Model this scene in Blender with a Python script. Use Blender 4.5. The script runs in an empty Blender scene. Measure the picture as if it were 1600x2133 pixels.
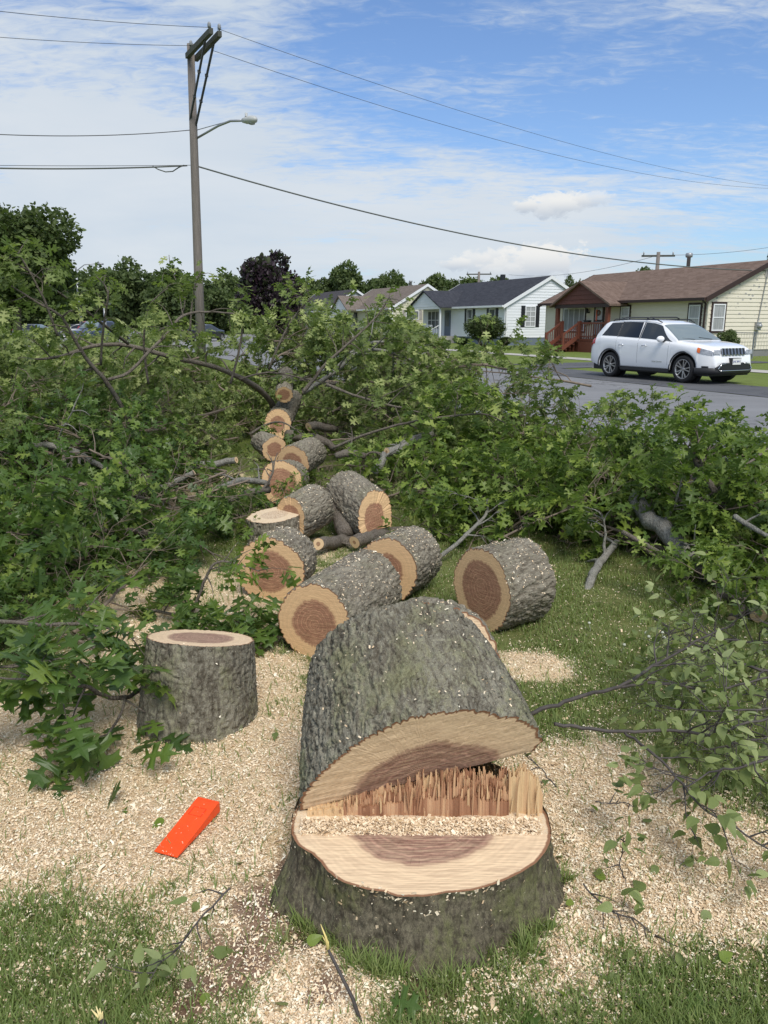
import bpy, math, random
import numpy as np
from mathutils import Vector, Matrix, Euler
from math import sin, cos, pi, atan2, sqrt, radians as R

# ------------------------------------------------------------------ camera, sky, sun, exposure
sc = bpy.context.scene
COL = sc.collection
FPX = 1600.0; PITCH = math.atan((1066.5-672)/FPX); EYE = 1.6
cam_d = bpy.data.cameras.new('camera'); cam = bpy.data.objects.new('camera', cam_d); COL.objects.link(cam)
cam.location = (0, 0, EYE); cam.rotation_euler = (pi/2-PITCH, 0, 0)
cam_d.sensor_fit = 'VERTICAL'; cam_d.sensor_height = 24.0; cam_d.lens = 24.0*FPX/2133
cam_d.clip_start = 0.05; cam_d.clip_end = 3000
sc.camera = cam
sc.view_settings.view_transform = 'Standard'; sc.view_settings.look = 'None'
sc.view_settings.exposure = 0.5; sc.view_settings.gamma = 1.0
sc.cycles.max_bounces = 6; sc.cycles.transparent_max_bounces = 8

SUN_EL, SUN_AZ = R(54), R(163)      # azimuth clockwise from +Y (north): behind the camera, to the right
sun_d = bpy.data.lights.new('sun', 'SUN'); sun_d.energy = 2.3; sun_d.angle = R(26); sun_d.color = (1, .95, .87)
sun = bpy.data.objects.new('sun', sun_d); COL.objects.link(sun)
sdir = Vector((sin(SUN_AZ)*cos(SUN_EL), cos(SUN_AZ)*cos(SUN_EL), sin(SUN_EL)))
sun.rotation_euler = sdir.to_track_quat('Z', 'Y').to_euler()

FW = np.array([0, cos(PITCH), -sin(PITCH)]); UP = np.array([0, sin(PITCH), cos(PITCH)]); CC = np.array([0, 0, EYE])
def ray(x, y): return FW+np.array([1., 0, 0])*(x-800)/FPX-UP*(y-1066.5)/FPX
def G(x, y, z=0.0):
    r = ray(x, y); return CC+r*((z-EYE)/r[2])
def D(x, y, Y):
    r = ray(x, y); return CC+r*(Y/r[1])

class NT:
    def __init__(s, tree): s.t = tree; tree.nodes.clear()
    def n(s, typ, inp=None, **props):
        nd = s.t.nodes.new(typ)
        for k, v in props.items(): setattr(nd, k, v)
        for k, v in (inp or {}).items():
            if isinstance(v, bpy.types.NodeSocket): s.t.links.new(v, nd.inputs[k])
            else: nd.inputs[k].default_value = v
        return nd
    def m(s, op, a, b=None, c=None, clamp=False):
        i = {0: a}
        if b is not None: i[1] = b
        if c is not None: i[2] = c
        return s.n('ShaderNodeMath', i, operation=op, use_clamp=clamp).outputs[0]
    def vm(s, op, a, b=None):
        i = {0: a}
        if b is not None: i[1] = b
        return s.n('ShaderNodeVectorMath', i, operation=op).outputs
    def noise(s, vec, scale, detail=4, rough=.5, dist=0.):
        return s.n('ShaderNodeTexNoise', {'Vector': vec, 'Scale': scale, 'Detail': detail, 'Roughness': rough, 'Distortion': dist}).outputs['Fac']
    def ramp(s, f, stops, interp='LINEAR'):
        r = s.n('ShaderNodeValToRGB', {0: f}); cr = r.color_ramp; cr.interpolation = interp
        while len(cr.elements) > 1: cr.elements.remove(cr.elements[0])
        cr.elements[0].position = stops[0][0]; cr.elements[0].color = (*stops[0][1], 1)
        for p, c in stops[1:]:
            e = cr.elements.new(p); e.color = (*c, 1)
        return r.outputs[0]
    def step(s, f, a, b):
        return s.n('ShaderNodeMapRange', {0: f, 1: a, 2: b, 3: 0., 4: 1.}, interpolation_type='SMOOTHSTEP').outputs[0]
    def mix(s, f, a, b, mode='MIX'):
        i = {}
        nd = s.t.nodes.new('ShaderNodeMix'); nd.data_type = 'RGBA'; nd.blend_type = mode
        for k, v in ((0, f), (6, a), (7, b)):
            if isinstance(v, bpy.types.NodeSocket): s.t.links.new(v, nd.inputs[k])
            else: nd.inputs[k].default_value = (*v, 1) if isinstance(v, tuple) and len(v) == 3 else v
        return nd.outputs[2]
    def mapping(s, vec, scale=(1, 1, 1), rot=(0, 0, 0), loc=(0, 0, 0)):
        return s.n('ShaderNodeMapping', {'Vector': vec, 'Scale': scale, 'Rotation': rot, 'Location': loc}).outputs[0]

world = bpy.data.worlds.new('World'); sc.world = world; world.use_nodes = True
w = NT(world.node_tree)
sky = w.n('ShaderNodeTexSky', sky_type='NISHITA', sun_disc=False, sun_elevation=SUN_EL, sun_rotation=SUN_AZ, altitude=100, air_density=1.0, dust_density=1.2, ozone_density=1.5).outputs[0]
dirv = w.vm('NORMALIZE', w.n('ShaderNodeTexCoord').outputs['Generated'])[0]
sx = w.n('ShaderNodeSeparateXYZ', {0: dirv}); zz = w.m('MAXIMUM', sx.outputs[2], 0.0)
den = w.m('ADD', zz, .16)
pv = w.n('ShaderNodeCombineXYZ', {0: w.m('DIVIDE', sx.outputs[0], den), 1: w.m('DIVIDE', sx.outputs[1], den), 2: 0.}).outputs[0]
def blob(px, py, r, amp):      # cover (or clear) the sky around one direction
    d = ray(px, py); d = d/np.linalg.norm(d)
    dist = w.vm('DISTANCE', dirv, tuple(d))[1]
    return w.m('MULTIPLY', w.m('SUBTRACT', 1., w.step(dist, 0.0, r)), amp)
wisp = w.noise(w.mapping(pv, (1.0, 2.6, 1), (0, 0, .5)), 1.6, 9, .62, .5)
broad = w.noise(w.mapping(pv, (.8, 1.1, 1), (0, 0, .2), (3.1, 1.7, 0)), .9, 5, .55, .3)
fine = w.noise(w.mapping(pv, (2.2, 5.0, 1), (0, 0, .75)), 5.5, 6, .62, .8)
cov = w.m('ADD', w.m('MULTIPLY', wisp, .65), w.m('MULTIPLY', broad, .38))
cov = w.m('ADD', cov, w.m('MULTIPLY', w.m('SUBTRACT', fine, .5), .42))
for b in ((1500, 280, .26, -.21), (1230, 300, .20, -.20), (1050, 250, .2, -.10), (690, 225, .24, -.17), (120, 150, .20, -.18), (880, 140, .24, -.10), (330, 60, .14, -.06), (950, 290, .2, -.08), (250, 330, .33, .14), (700, 430, .42, .18),
          (1050, 420, .26, .20), (1380, 440, .20, .16), (560, 40, .15, .06), (1350, 60, .22, .06), (1550, 20, .2, .04), (120, 470, .35, .12), (1150, 110, .15, .04), (150, 230, .14, .10), (1300, 560, .22, .02)):
    cov = w.m('ADD', cov, blob(*b))
cmask = w.m('MULTIPLY', w.step(cov, .34, .68), .95)
skyc = w.mix(1.0, sky, (.82, .96, 1.16), 'MULTIPLY')
cl = w.mix(w.step(broad, .3, .7), (4.4, 4.95, 5.55), (5.1, 5.45, 5.8))
out = w.mix(cmask, skyc, cl)
# small cumulus puffs low over the roofs
pn = w.noise(w.mapping(dirv, (1, 1, 1.6)), 42, 8, .68, .3)
for (px, py, r, k) in ((1125, 545, .034, 1.0), (1030, 535, .02, .8), (1000, 545, .02, .6), (950, 548, .013, .8), (1150, 430, .022, .85), (1100, 428, .013, .9), (1190, 425, .016, .7), (1240, 413, .014, .6), (1040, 562, .02, .6)):
    d = ray(px, py); d = d/np.linalg.norm(d)
    dv = w.vm('SUBTRACT', dirv, tuple(d))[0]
    dist = w.vm('LENGTH', w.mapping(dv, (.62, .62, 1.25)))[1]
    mk = w.m('SUBTRACT', w.m('MULTIPLY', w.m('SUBTRACT', pn, .18), 2.6), w.m('DIVIDE', dist, r))
    mk = w.m('MULTIPLY', w.step(mk, -.15, .30), k)
    sh = w.step(w.n('ShaderNodeSeparateXYZ', {0: dv}).outputs[2], -r*.75, r*.4)
    out = w.mix(mk, out, w.mix(sh, (3.5, 4.0, 4.7), (6.2, 6.2, 6.1)))
bg = w.n('ShaderNodeBackground', {0: out, 1: .10})
w.n('ShaderNodeOutputWorld', {0: bg.outputs[0]})

# ------------------------------------------------------------------ helpers
rng = np.random.default_rng(7)
random.seed(7)
_perm = np.random.default_rng(3).permutation(256); _perm = np.concatenate([_perm, _perm, _perm])
_grad = np.random.default_rng(4).normal(size=(256, 3)); _grad /= np.linalg.norm(_grad, axis=1)[:, None]
def perlin(p, scale=1.0, seed=0):
    p = np.asarray(p, float)*scale+seed*17.13
    i = np.floor(p).astype(int); f = p-i; u = f*f*f*(f*(f*6-15)+10); i &= 255
    out = 0
    for dx in (0, 1):
        for dy in (0, 1):
            for dz in (0, 1):
                h = _perm[_perm[_perm[(i[..., 0]+dx) & 255]+((i[..., 1]+dy) & 255)]+((i[..., 2]+dz) & 255)]
                g = _grad[h]; d = f-np.array([dx, dy, dz])
                wt = (u[..., 0] if dx else 1-u[..., 0])*(u[..., 1] if dy else 1-u[..., 1])*(u[..., 2] if dz else 1-u[..., 2])
                out = out+wt*(g*d).sum(-1)
    return out*1.6
def fbm(p, scale, octv=4, seed=0, gain=.5):
    a, s, amp = 0, scale, 1.0
    for o in range(octv):
        a = a+amp*perlin(p, s, seed+o); s *= 2; amp *= gain
    return a

def link(o, parent=None):
    COL.objects.link(o)
    if parent is not None: o.parent = parent
    return o
def tag(o, label=None, cat=None, group=None, kind=None):
    if label: o['label'] = label
    if cat: o['category'] = cat
    if group: o['group'] = group
    if kind: o['kind'] = kind
    return o
def empty(name, loc=(0, 0, 0), rz=0., label=None, cat=None, group=None, mat=None):
    o = bpy.data.objects.new(name, None); o.empty_display_size = .2; link(o)
    if mat is not None: o.matrix_world = mat
    else: o.location = Vector(loc); o.rotation_euler = (0, 0, rz)
    return tag(o, label, cat, group)
def copy_tree(o, parent=None):
    c = o.copy(); link(c, parent)
    for ch in o.children: copy_tree(ch, c)
    return c

class MB:
    """collects faces; build() links them as one mesh object"""
    def __init__(s): s.v = []; s.f = []; s.mi = []; s.sm = []; s.cur = 0; s.attr = {}
    def add(s, vs, fs, smooth=False):
        b = len(s.v); s.v += [tuple(map(float, v)) for v in vs]
        for f in fs: s.f.append([b+i for i in f]); s.mi.append(s.cur); s.sm.append(smooth)
        return s
    def box(s, a, b, m=None):
        (x0, y0, z0), (x1, y1, z1) = a, b
        vs = [Vector(v) for v in ((x0, y0, z0), (x1, y0, z0), (x1, y1, z0), (x0, y1, z0), (x0, y0, z1), (x1, y0, z1), (x1, y1, z1), (x0, y1, z1))]
        if m is not None: vs = [m @ v for v in vs]
        return s.add(vs, [(0, 3, 2, 1), (4, 5, 6, 7), (0, 1, 5, 4), (1, 2, 6, 5), (2, 3, 7, 6), (3, 0, 4, 7)])
    def beam(s, p, q, wx, wy, up=(0, 0, 1)):
        p, q = Vector(p), Vector(q); d = q-p; L = d.length; d = d/L; u = Vector(up)
        x = d.cross(u)
        if x.length < 1e-4: x = d.cross(Vector((0, 1, 0)))
        x.normalize(); y = x.cross(d)
        m = Matrix((( x.x, y.x, d.x, p.x), (x.y, y.y, d.y, p.y), (x.z, y.z, d.z, p.z), (0, 0, 0, 1)))
        return s.box((-wx/2, -wy/2, 0), (wx/2, wy/2, L), m)
    def tube(s, pts, rad, n=8, cap=True, jitter=0.):
        pts = [Vector(p) for p in pts]
        if not hasattr(rad, '__len__'): rad = [rad]*len(pts)
        rings = []; x = None
        for i, p in enumerate(pts):
            d = (pts[min(i+1, len(pts)-1)]-pts[max(i-1, 0)]); d.normalize()
            if x is None: x = d.orthogonal().normalized()
            else:
                x = x-d*x.dot(d)
                x = x.normalized() if x.length > 1e-5 else d.orthogonal().normalized()
            y = d.cross(x)
            rings.append([p+(x*cos(2*pi*k/n)+y*sin(2*pi*k/n))*rad[i]*(1+jitter*random.uniform(-1, 1)) for k in range(n)])
        fs = [(i*n+k, i*n+(k+1) % n, (i+1)*n+(k+1) % n, (i+1)*n+k) for i in range(len(pts)-1) for k in range(n)]
        if cap: fs += [tuple(range(n-1, -1, -1)), tuple(range((len(pts)-1)*n, len(pts)*n))]
        return s.add([v for r in rings for v in r], fs, True)
    def lathe(s, prof, n=24, m=None, axis='z'):
        vs = []
        for r, h in prof:
            for k in range(n):
                a = 2*pi*k/n
                v = Vector((r*cos(a), r*sin(a), h)) if axis == 'z' else Vector((r*cos(a), h, r*sin(a)))
                vs.append(m @ v if m is not None else v)
        fs = [(i*n+k, i*n+(k+1) % n, (i+1)*n+(k+1) % n, (i+1)*n+k) for i in range(len(prof)-1) for k in range(n)]
        return s.add(vs, fs, True)
    def prism(s, poly, d, m=None):           # poly in XZ, thickness along Y
        n = len(poly); vs = [Vector((x, 0, z)) for x, z in poly]+[Vector((x, d, z)) for x, z in poly]
        if m is not None: vs = [m @ v for v in vs]
        return s.add(vs, [tuple(range(n)), tuple(range(2*n-1, n-1, -1))]+[(i, i+n, (i+1) % n+n, (i+1) % n) for i in range(n)])
    def grid(s, P, closed=False, smooth=True):      # P[i][j] array (nu,nv,3); closed wraps j
        P = np.asarray(P); nu, nv = P.shape[:2]; J = nv if closed else nv-1
        return s.add(P.reshape(-1, 3), [(i*nv+j, i*nv+(j+1) % nv, (i+1)*nv+(j+1) % nv, (i+1)*nv+j) for i in range(nu-1) for j in range(J)], smooth)
    def build(s, name, mats, parent=None):
        me = bpy.data.meshes.new(name); me.from_pydata(s.v, [], s.f)
        for m in (mats if isinstance(mats, (list, tuple)) else [mats]): me.materials.append(m)
        me.polygons.foreach_set('material_index', s.mi); me.polygons.foreach_set('use_smooth', s.sm)
        for k, a in s.attr.items():
            me.attributes.new(k, 'FLOAT', 'POINT').data.foreach_set('value', np.asarray(a, dtype=np.float32))
        me.update()
        return link(bpy.data.objects.new(name, me), parent)

def np_mesh(name, verts, tris, mats, attrs=None, smooth=False, mi=None):
    """verts (n,3); tris (m,3) or (m,4)"""
    me = bpy.data.meshes.new(name); n = len(verts); k = tris.shape[1]; m = len(tris)
    me.vertices.add(n); me.vertices.foreach_set('co', np.asarray(verts, dtype=np.float32).ravel())
    me.loops.add(m*k); me.loops.foreach_set('vertex_index', np.asarray(tris, dtype=np.int32).ravel())
    me.polygons.add(m); me.polygons.foreach_set('loop_start', np.arange(0, m*k, k, dtype=np.int32))
    me.polygons.foreach_set('loop_total', np.full(m, k, dtype=np.int32))
    for mt in (mats if isinstance(mats, (list, tuple)) else [mats]): me.materials.append(mt)
    if mi is not None: me.polygons.foreach_set('material_index', np.asarray(mi, dtype=np.int32))
    me.polygons.foreach_set('use_smooth', np.full(m, smooth))
    for a, v in (attrs or {}).items():
        me.attributes.new(a, 'FLOAT', 'POINT').data.foreach_set('value', np.asarray(v, dtype=np.float32))
    me.update(calc_edges=True); me.validate()
    return me
def scatter(template_v, template_f, pos, X, Y, Z, scale):
    """instances of a template baked into arrays"""
    n = len(pos); sc_ = np.asarray(scale)
    if sc_.ndim == 1: sc_ = np.repeat(sc_[:, None], 3, 1)
    tv = template_v[None]*sc_[:, None, :]
    V = pos[:, None]+tv[..., 0:1]*X[:, None]+tv[..., 1:2]*Y[:, None]+tv[..., 2:3]*Z[:, None]
    Fs = template_f[None]+(np.arange(n)*len(template_v))[:, None, None]
    return V.reshape(-1, 3), Fs.reshape(-1, template_f.shape[1])
def frames(Y, Zhint):
    Y = Y/np.linalg.norm(Y, axis=1)[:, None]
    X = np.cross(Y, Zhint); X /= np.linalg.norm(X, axis=1)[:, None]+1e-9
    return X, Y, np.cross(X, Y)

# ------------------------------------------------------------------ materials
def mat(name, col, rough=.7, metal=0., spec=None, noise=None, bump=None, coat=0.):
    """col plain, noise=(scale, other colour, amount[, stretch]), bump=(scale, strength)"""
    m = bpy.data.materials.new(name); m.use_nodes = True; t = NT(m.node_tree)
    co = t.n('ShaderNodeTexCoord').outputs['Object']
    c = (*col, 1)
    if noise:
        st = noise[3] if len(noise) > 3 else (1, 1, 1)
        v = t.mapping(co, st)
        a = t.noise(v, noise[0], 6, .6)
        c = t.mix(t.m('MULTIPLY', t.step(a, .3, .7), noise[2]), col, noise[1])
    p = t.n('ShaderNodeBsdfPrincipled', {'Base Color': c, 'Roughness': rough, 'Metallic': metal})
    if coat: p.inputs['Coat Weight'].default_value = coat; p.inputs['Coat Roughness'].default_value = .05
    if spec is not None: p.inputs['Specular IOR Level'].default_value = spec
    if bump:
        b = t.n('ShaderNodeBump', {'Height': t.noise(co, bump[0], 5, .6), 'Strength': bump[1], 'Distance': .02})
        t.t.links.new(b.outputs[0], p.inputs['Normal'])
    t.n('ShaderNodeOutputMaterial', {0: p.outputs[0]})
    return m
def new(name):
    m = bpy.data.materials.new(name); m.use_nodes = True; return m, NT(m.node_tree)
def finish(t, **inp):
    p = t.n('ShaderNodeBsdfPrincipled', {k.replace('_', ' '): v for k, v in inp.items()})
    t.n('ShaderNodeOutputMaterial', {0: p.outputs[0]}); return p

def bark_mat(name, dark, light, moss, moss_amt, flake=True, sc_=1.):
    m, t = new(name); co = t.n('ShaderNodeTexCoord').outputs['Object']
    v = t.mapping(co, (1, 1, .33))
    n1 = t.noise(v, 62*sc_, 8, .68, .3); n2 = t.noise(v, 9*sc_, 5, .6); n3 = t.noise(co, 5*sc_, 4, .6)
    n4 = t.noise(co, 120*sc_, 3, .6)
    c = t.mix(t.step(t.m('ADD', t.m('MULTIPLY', n1, .7), t.m('MULTIPLY', n2, .3)), .36, .62), dark, light)
    c = t.mix(t.m('MULTIPLY', t.step(n4, .55, .75), .45), c, tuple(min(1, k*1.55) for k in light))
    c = t.mix(t.m('MULTIPLY', t.step(t.m('ADD', t.m('MULTIPLY', n3, .6), t.m('MULTIPLY', n1, .4)), .48, .64), moss_amt), c, moss)
    if flake:
        n5 = t.noise(co, 210, 2, .5)
        c = t.mix(t.step(n5, .72, .76), c, (.62, .55, .42))
    vo = t.n('ShaderNodeTexVoronoi', {'Vector': v, 'Scale': 34*sc_}, feature='DISTANCE_TO_EDGE').outputs['Distance']
    cr_ = t.n('ShaderNodeTexVoronoi', {'Vector': t.vm('ADD', v, t.n('ShaderNodeTexNoise', {'Vector': v, 'Scale': 25.*sc_, 'Detail': 3.}).outputs['Color'])[0], 'Scale': 30*sc_}, feature='DISTANCE_TO_EDGE').outputs['Distance']
    c = t.mix(t.m('MULTIPLY', t.m('SUBTRACT', 1., t.step(cr_, .02, .14)), .55), c, tuple(k*.7 for k in dark))
    h = t.m('ADD', t.m('MULTIPLY', n1, .6), t.m('MULTIPLY', t.step(vo, 0, .25), .35))
    h = t.m('ADD', h, t.m('MULTIPLY', n4, .25))
    b = t.n('ShaderNodeBump', {'Height': h, 'Strength': .9, 'Distance': .010})
    finish(t, Base_Color=c, Roughness=.92, Normal=b.outputs[0], Specular_IOR_Level=.15)
    return m
M = {}
M['bark'] = bark_mat('oak bark', (.085, .072, .053), (.31, .29, .225), (.22, .23, .10), .55)
M['bark_log'] = bark_mat('log bark', (.11, .092, .068), (.33, .30, .235), (.22, .22, .12), .3)
M['bark_stump'] = bark_mat('stump bark', (.058, .048, .034), (.20, .175, .12), (.13, .145, .045), .7)
M['limb'] = bark_mat('limb bark', (.095, .078, .062), (.23, .20, .165), (.18, .18, .12), .35, False, 2.)
M['limb_pale'] = bark_mat('pale limb bark', (.15, .14, .12), (.36, .35, .31), (.22, .23, .17), .4, False, 2.)
M['twig'] = mat('twig bark', (.15, .115, .085), .85, noise=(30, (.24, .19, .14), .8))
M['twig_birch'] = mat('dark twig', (.045, .038, .034), .7, noise=(20, (.09, .075, .065), .8))

def cut_mat(name, sap, heart, heart_r, saw=1.0, chips=0.):
    m, t = new(name); co = t.n('ShaderNodeTexCoord').outputs['Object']
    rn = t.n('ShaderNodeAttribute', attribute_name='rn').outputs['Fac']
    oi = t.n('ShaderNodeObjectInfo').outputs['Random']; cr0 = t.vm('ADD', co, t.n('ShaderNodeCombineXYZ', {0: t.m('MULTIPLY', oi, 17.), 1: t.m('MULTIPLY', oi, 31.), 2: 0.}).outputs[0])[0]
    nd = t.noise(cr0, 7, 4, .6); nf = t.noise(co, 60, 4, .6)
    r = t.m('ADD', rn, t.m('MULTIPLY', t.m('SUBTRACT', nd, .5), .20))
    n2d = t.noise(t.mapping(co, (1, 1, 1)), 2.2, 3, .5); rw = t.m('ADD', r, t.m('MULTIPLY', n2d, .10))
    r = t.m('ADD', r, t.m('MULTIPLY', t.m('SUBTRACT', oi, .5), .13))
    hm = t.m('SUBTRACT', 1., t.step(r, heart_r-.045, heart_r+.05))
    ring = t.m('ADD', t.m('MULTIPLY', t.m('SINE', t.m('MULTIPLY', rw, 120)), .5), .5)
    ring2 = t.m('ADD', t.m('MULTIPLY', t.m('SINE', t.m('MULTIPLY', t.m('POWER', rw, .8), 61)), .5), .5)
    sapc = t.mix(t.m('MULTIPLY', ring, .32), sap, tuple(k*.68 for k in sap))
    hv = t.mix(t.step(nf, .35, .65), heart, tuple(k*1.5 for k in heart)); st_ = t.noise(cr0, 14, 4, .65); hv = t.mix(t.m('MULTIPLY', t.step(st_, .48, .62), .45), hv, tuple(k*.55 for k in heart))
    hc = t.mix(t.m('MULTIPLY', ring, .65), hv, tuple(k*.5 for k in heart))
    hc = t.mix(t.m('MULTIPLY', ring2, .45), hc, tuple(k*.45 for k in heart))
    sapc = t.mix(t.m('MULTIPLY', ring2, .22), sapc, tuple(k*.6 for k in sap))
    sx_ = t.n('ShaderNodeSeparateXYZ', {0: co}).outputs; an = t.m('ARCTAN2', sx_[1], sx_[0]); rad = t.noise(t.n('ShaderNodeCombineXYZ', {0: t.m('MULTIPLY', t.m('SINE', an), 6.), 1: t.m('MULTIPLY', t.m('COSINE', an), 6.), 2: t.m('MULTIPLY', rn, .6)}).outputs[0], 3.5, 3, .6)
    hc = t.mix(t.m('MULTIPLY', t.step(rad, .62, .70), .6), hc, tuple(k*.3 for k in heart))
    edge = t.m('MULTIPLY', t.m('SUBTRACT', 1., t.m('ABSOLUTE', t.m('DIVIDE', t.m('SUBTRACT', r, heart_r), .035), clamp=True)), .4)
    c = t.mix(hm, sapc, hc)
    c = t.mix(edge, c, (heart[0]*.75, heart[1]*.6, heart[2]*.6))
    sv = t.mapping(co, (3, 60, 3), (0, 0, .5))
    sn = t.noise(sv, 4.5, 4, .6)
    c = t.mix(t.m('MULTIPLY', t.step(sn, .35, .75), .30*saw), c, tuple(min(1, k*1.25) for k in sap))
    c = t.mix(t.m('MULTIPLY', t.step(sn, .62, .3), .25*saw), c, (heart[0]*.9, heart[1]*.8, heart[2]*.7))
    if chips:
        cn = t.noise(co, 150, 3, .6)
        c = t.mix(t.m('MULTIPLY', t.step(cn, .55-.1*chips, .62-.1*chips), .8), c, (.68, .56, .40))
    # inner bark ring
    rim = t.step(t.m('ADD', rn, t.m('MULTIPLY', t.m('SUBTRACT', nf, .5), .02)), .968, .982)
    c = t.mix(rim, c, (.26, .135, .075))
    b = t.n('ShaderNodeBump', {'Height': t.m('ADD', t.m('MULTIPLY', sn, .7), t.m('MULTIPLY', ring, .15)), 'Strength': .45, 'Distance': .004})
    finish(t, Base_Color=c, Roughness=.75, Normal=b.outputs[0], Specular_IOR_Level=.2)
    return m
M['cut'] = cut_mat('fresh cut oak', (.74, .50, .27), (.33, .165, .105), .62)
M['cut_pale'] = cut_mat('pale cut oak', (.78, .59, .38), (.29, .165, .125), .60, 1.3)
M['cut_dusty'] = cut_mat('dusty cut oak', (.70, .52, .32), (.40, .25, .15), .5, .5, 1.3)
M['cut_small'] = cut_mat('cut limb end', (.76, .55, .32), (.36, .21, .12), .33, .4)

def leaf_mat(name, ramp_, rough=.5, trans=.35, spec=.3):
    m, t = new(name)
    rnd = t.n('ShaderNodeAttribute', attribute_name='rnd').outputs['Fac']
    oi = t.n('ShaderNodeObjectInfo').outputs['Random']
    co = t.n('ShaderNodeTexCoord').outputs['Object']
    k = t.m('ADD', t.m('MULTIPLY', rnd, .8), t.m('MULTIPLY', oi, .2))
    c = t.ramp(k, ramp_)
    c = t.mix(t.m('MULTIPLY', t.noise(co, 18, 3, .6), .35), c, tuple(x*.6 for x in ramp_[len(ramp_)//2][1]))
    # pale underside
    bf = t.n('ShaderNodeNewGeometry').outputs['Backfacing']
    c = t.mix(t.m('MULTIPLY', bf, .35), c, (.20, .27, .11))
    p = t.n('ShaderNodeBsdfPrincipled', {'Base Color': c, 'Roughness': rough, 'Specular IOR Level': spec})
    tr = t.n('ShaderNodeBsdfTranslucent', {'Color': t.mix(1., c, (1.2, 1.35, .6), 'MULTIPLY')})
    ms = t.n('ShaderNodeMixShader', {0: trans, 1: p.outputs[0], 2: tr.outputs[0]})
    t.n('ShaderNodeOutputMaterial', {0: ms.outputs[0]})
    return m
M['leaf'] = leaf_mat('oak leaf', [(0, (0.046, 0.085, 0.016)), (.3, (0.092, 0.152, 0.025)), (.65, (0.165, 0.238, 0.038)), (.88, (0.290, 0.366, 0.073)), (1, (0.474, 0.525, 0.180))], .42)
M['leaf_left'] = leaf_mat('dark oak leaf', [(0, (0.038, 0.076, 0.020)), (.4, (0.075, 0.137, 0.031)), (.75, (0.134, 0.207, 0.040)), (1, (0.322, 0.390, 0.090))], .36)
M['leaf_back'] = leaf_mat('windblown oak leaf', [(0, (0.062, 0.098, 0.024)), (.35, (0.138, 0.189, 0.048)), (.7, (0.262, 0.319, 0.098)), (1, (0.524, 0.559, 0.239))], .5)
M['leaf_birch'] = leaf_mat('birch leaf', [(0, (.12, .16, .045)), (.4, (.19, .24, .08)), (.75, (.28, .33, .13)), (1, (.40, .44, .22))], .5, .3)
M['leaf_tree'] = leaf_mat('tree leaf', [(0, (0.041, 0.065, 0.021)), (.5, (0.071, 0.103, 0.031)), (1, (0.129, 0.162, 0.052))], .6, .2)
M['leaf_light'] = leaf_mat('light tree leaf', [(0, (.06, .09, .03)), (.5, (.10, .14, .045)), (1, (.16, .20, .07))], .6, .25)
M['leaf_purple'] = leaf_mat('purple maple leaf', [(0, (.014, .009, .014)), (.6, (.030, .016, .024)), (1, (.055, .028, .034))], .5, .03)
M['leaf_purple'].node_tree.nodes  # dark burgundy crown
M['grass'] = leaf_mat('grass blade', [(0, (.095, .145, .026)), (.5, (.165, .225, .044)), (.85, (.24, .295, .07)), (1, (.44, .39, .20))], .6, .3)
def chip_mat():
    m, t = new('sawdust chips'); rnd = t.n('ShaderNodeAttribute', attribute_name='rnd').outputs['Fac']
    c = t.ramp(rnd, [(0, (.46, .32, .17)), (.2, (.71, .53, .34)), (.7, (.88, .735, .53)), (1, (.94, .88, .70))])
    finish(t, Base_Color=c, Roughness=.85, Specular_IOR_Level=.15); return m
M['chip'] = chip_mat()
def fibre_mat():
    m, t = new('torn hinge fibres'); rnd = t.n('ShaderNodeAttribute', attribute_name='rnd').outputs['Fac']
    co = t.n('ShaderNodeTexCoord').outputs['Object']
    c = t.ramp(rnd, [(0, (.20, .08, .04)), (.25, (.40, .20, .11)), (.5, (.60, .37, .21)), (.8, (.70, .50, .27)), (1, (.78, .60, .34))])
    n = t.noise(t.mapping(co, (1, 1, .12)), 160, 4, .6)
    c = t.mix(t.m('MULTIPLY', n, .5), c, (.38, .20, .10))
    b = t.n('ShaderNodeBump', {'Height': n, 'Strength': .6, 'Distance': .004})
    finish(t, Base_Color=c, Roughness=.7, Normal=b.outputs[0]); return m
M['fibre'] = fibre_mat()
# ------------------------------------------------------------------ the ground: lawn, sawdust, road
DUST = [(330, 1610, .70, 1.2), (100, 1560, .55, 1.1), (560, 1760, .30, 1.0), (440, 1880, .24, .75), (560, 2050, .36, .50), (290, 1800, .28, .8), (450, 1440, .42, 1.0),
        (380, 1330, .60, 1.0), (520, 1400, .35, .7), (250, 1240, .8, .9), (30, 1800, .30, .7), (1290, 1690, .40, 1.2), (1420, 1780, .38, 1.2), (1250, 1880, .28, 1.0), (1190, 2030, .22, .7),
        (1560, 1860, .27, 1.0), (1180, 1640, .26, 1.1), (1110, 1390, .26, .75), (1230, 1440, .3, .35), (800, 1700, .50, .9), (590, 1890, .20, .35), (700, 1150, .9, .5), (560, 1230, .5, .8),
        (640, 2110, .22, .8), (1020, 2090, .15, .4), (420, 1010, 1.2, .6), (880, 1010, .9, .7), (100, 1960, .4, .22), (1480, 2050, .4, .20), (600, 1560, .3, .8)]
_db = [(*G(a, b)[:2], r, s) for a, b, r, s in DUST]
def dust(x, y):
    x = np.asarray(x, float); y = np.asarray(y, float); v = np.zeros_like(x)
    for bx, by, r, s in _db:
        d = ((x-bx)**2+(y-by)**2)/r**2
        v = np.maximum(v, s*np.exp(-d*.9))
    p = np.stack([x, y, np.zeros_like(x)], -1)
    v = v+.16*fbm(p, 3.2, 3, 5)+.10*fbm(p, 14, 2, 8)
    return np.clip((v-.28)/.42, 0, 1)
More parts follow.
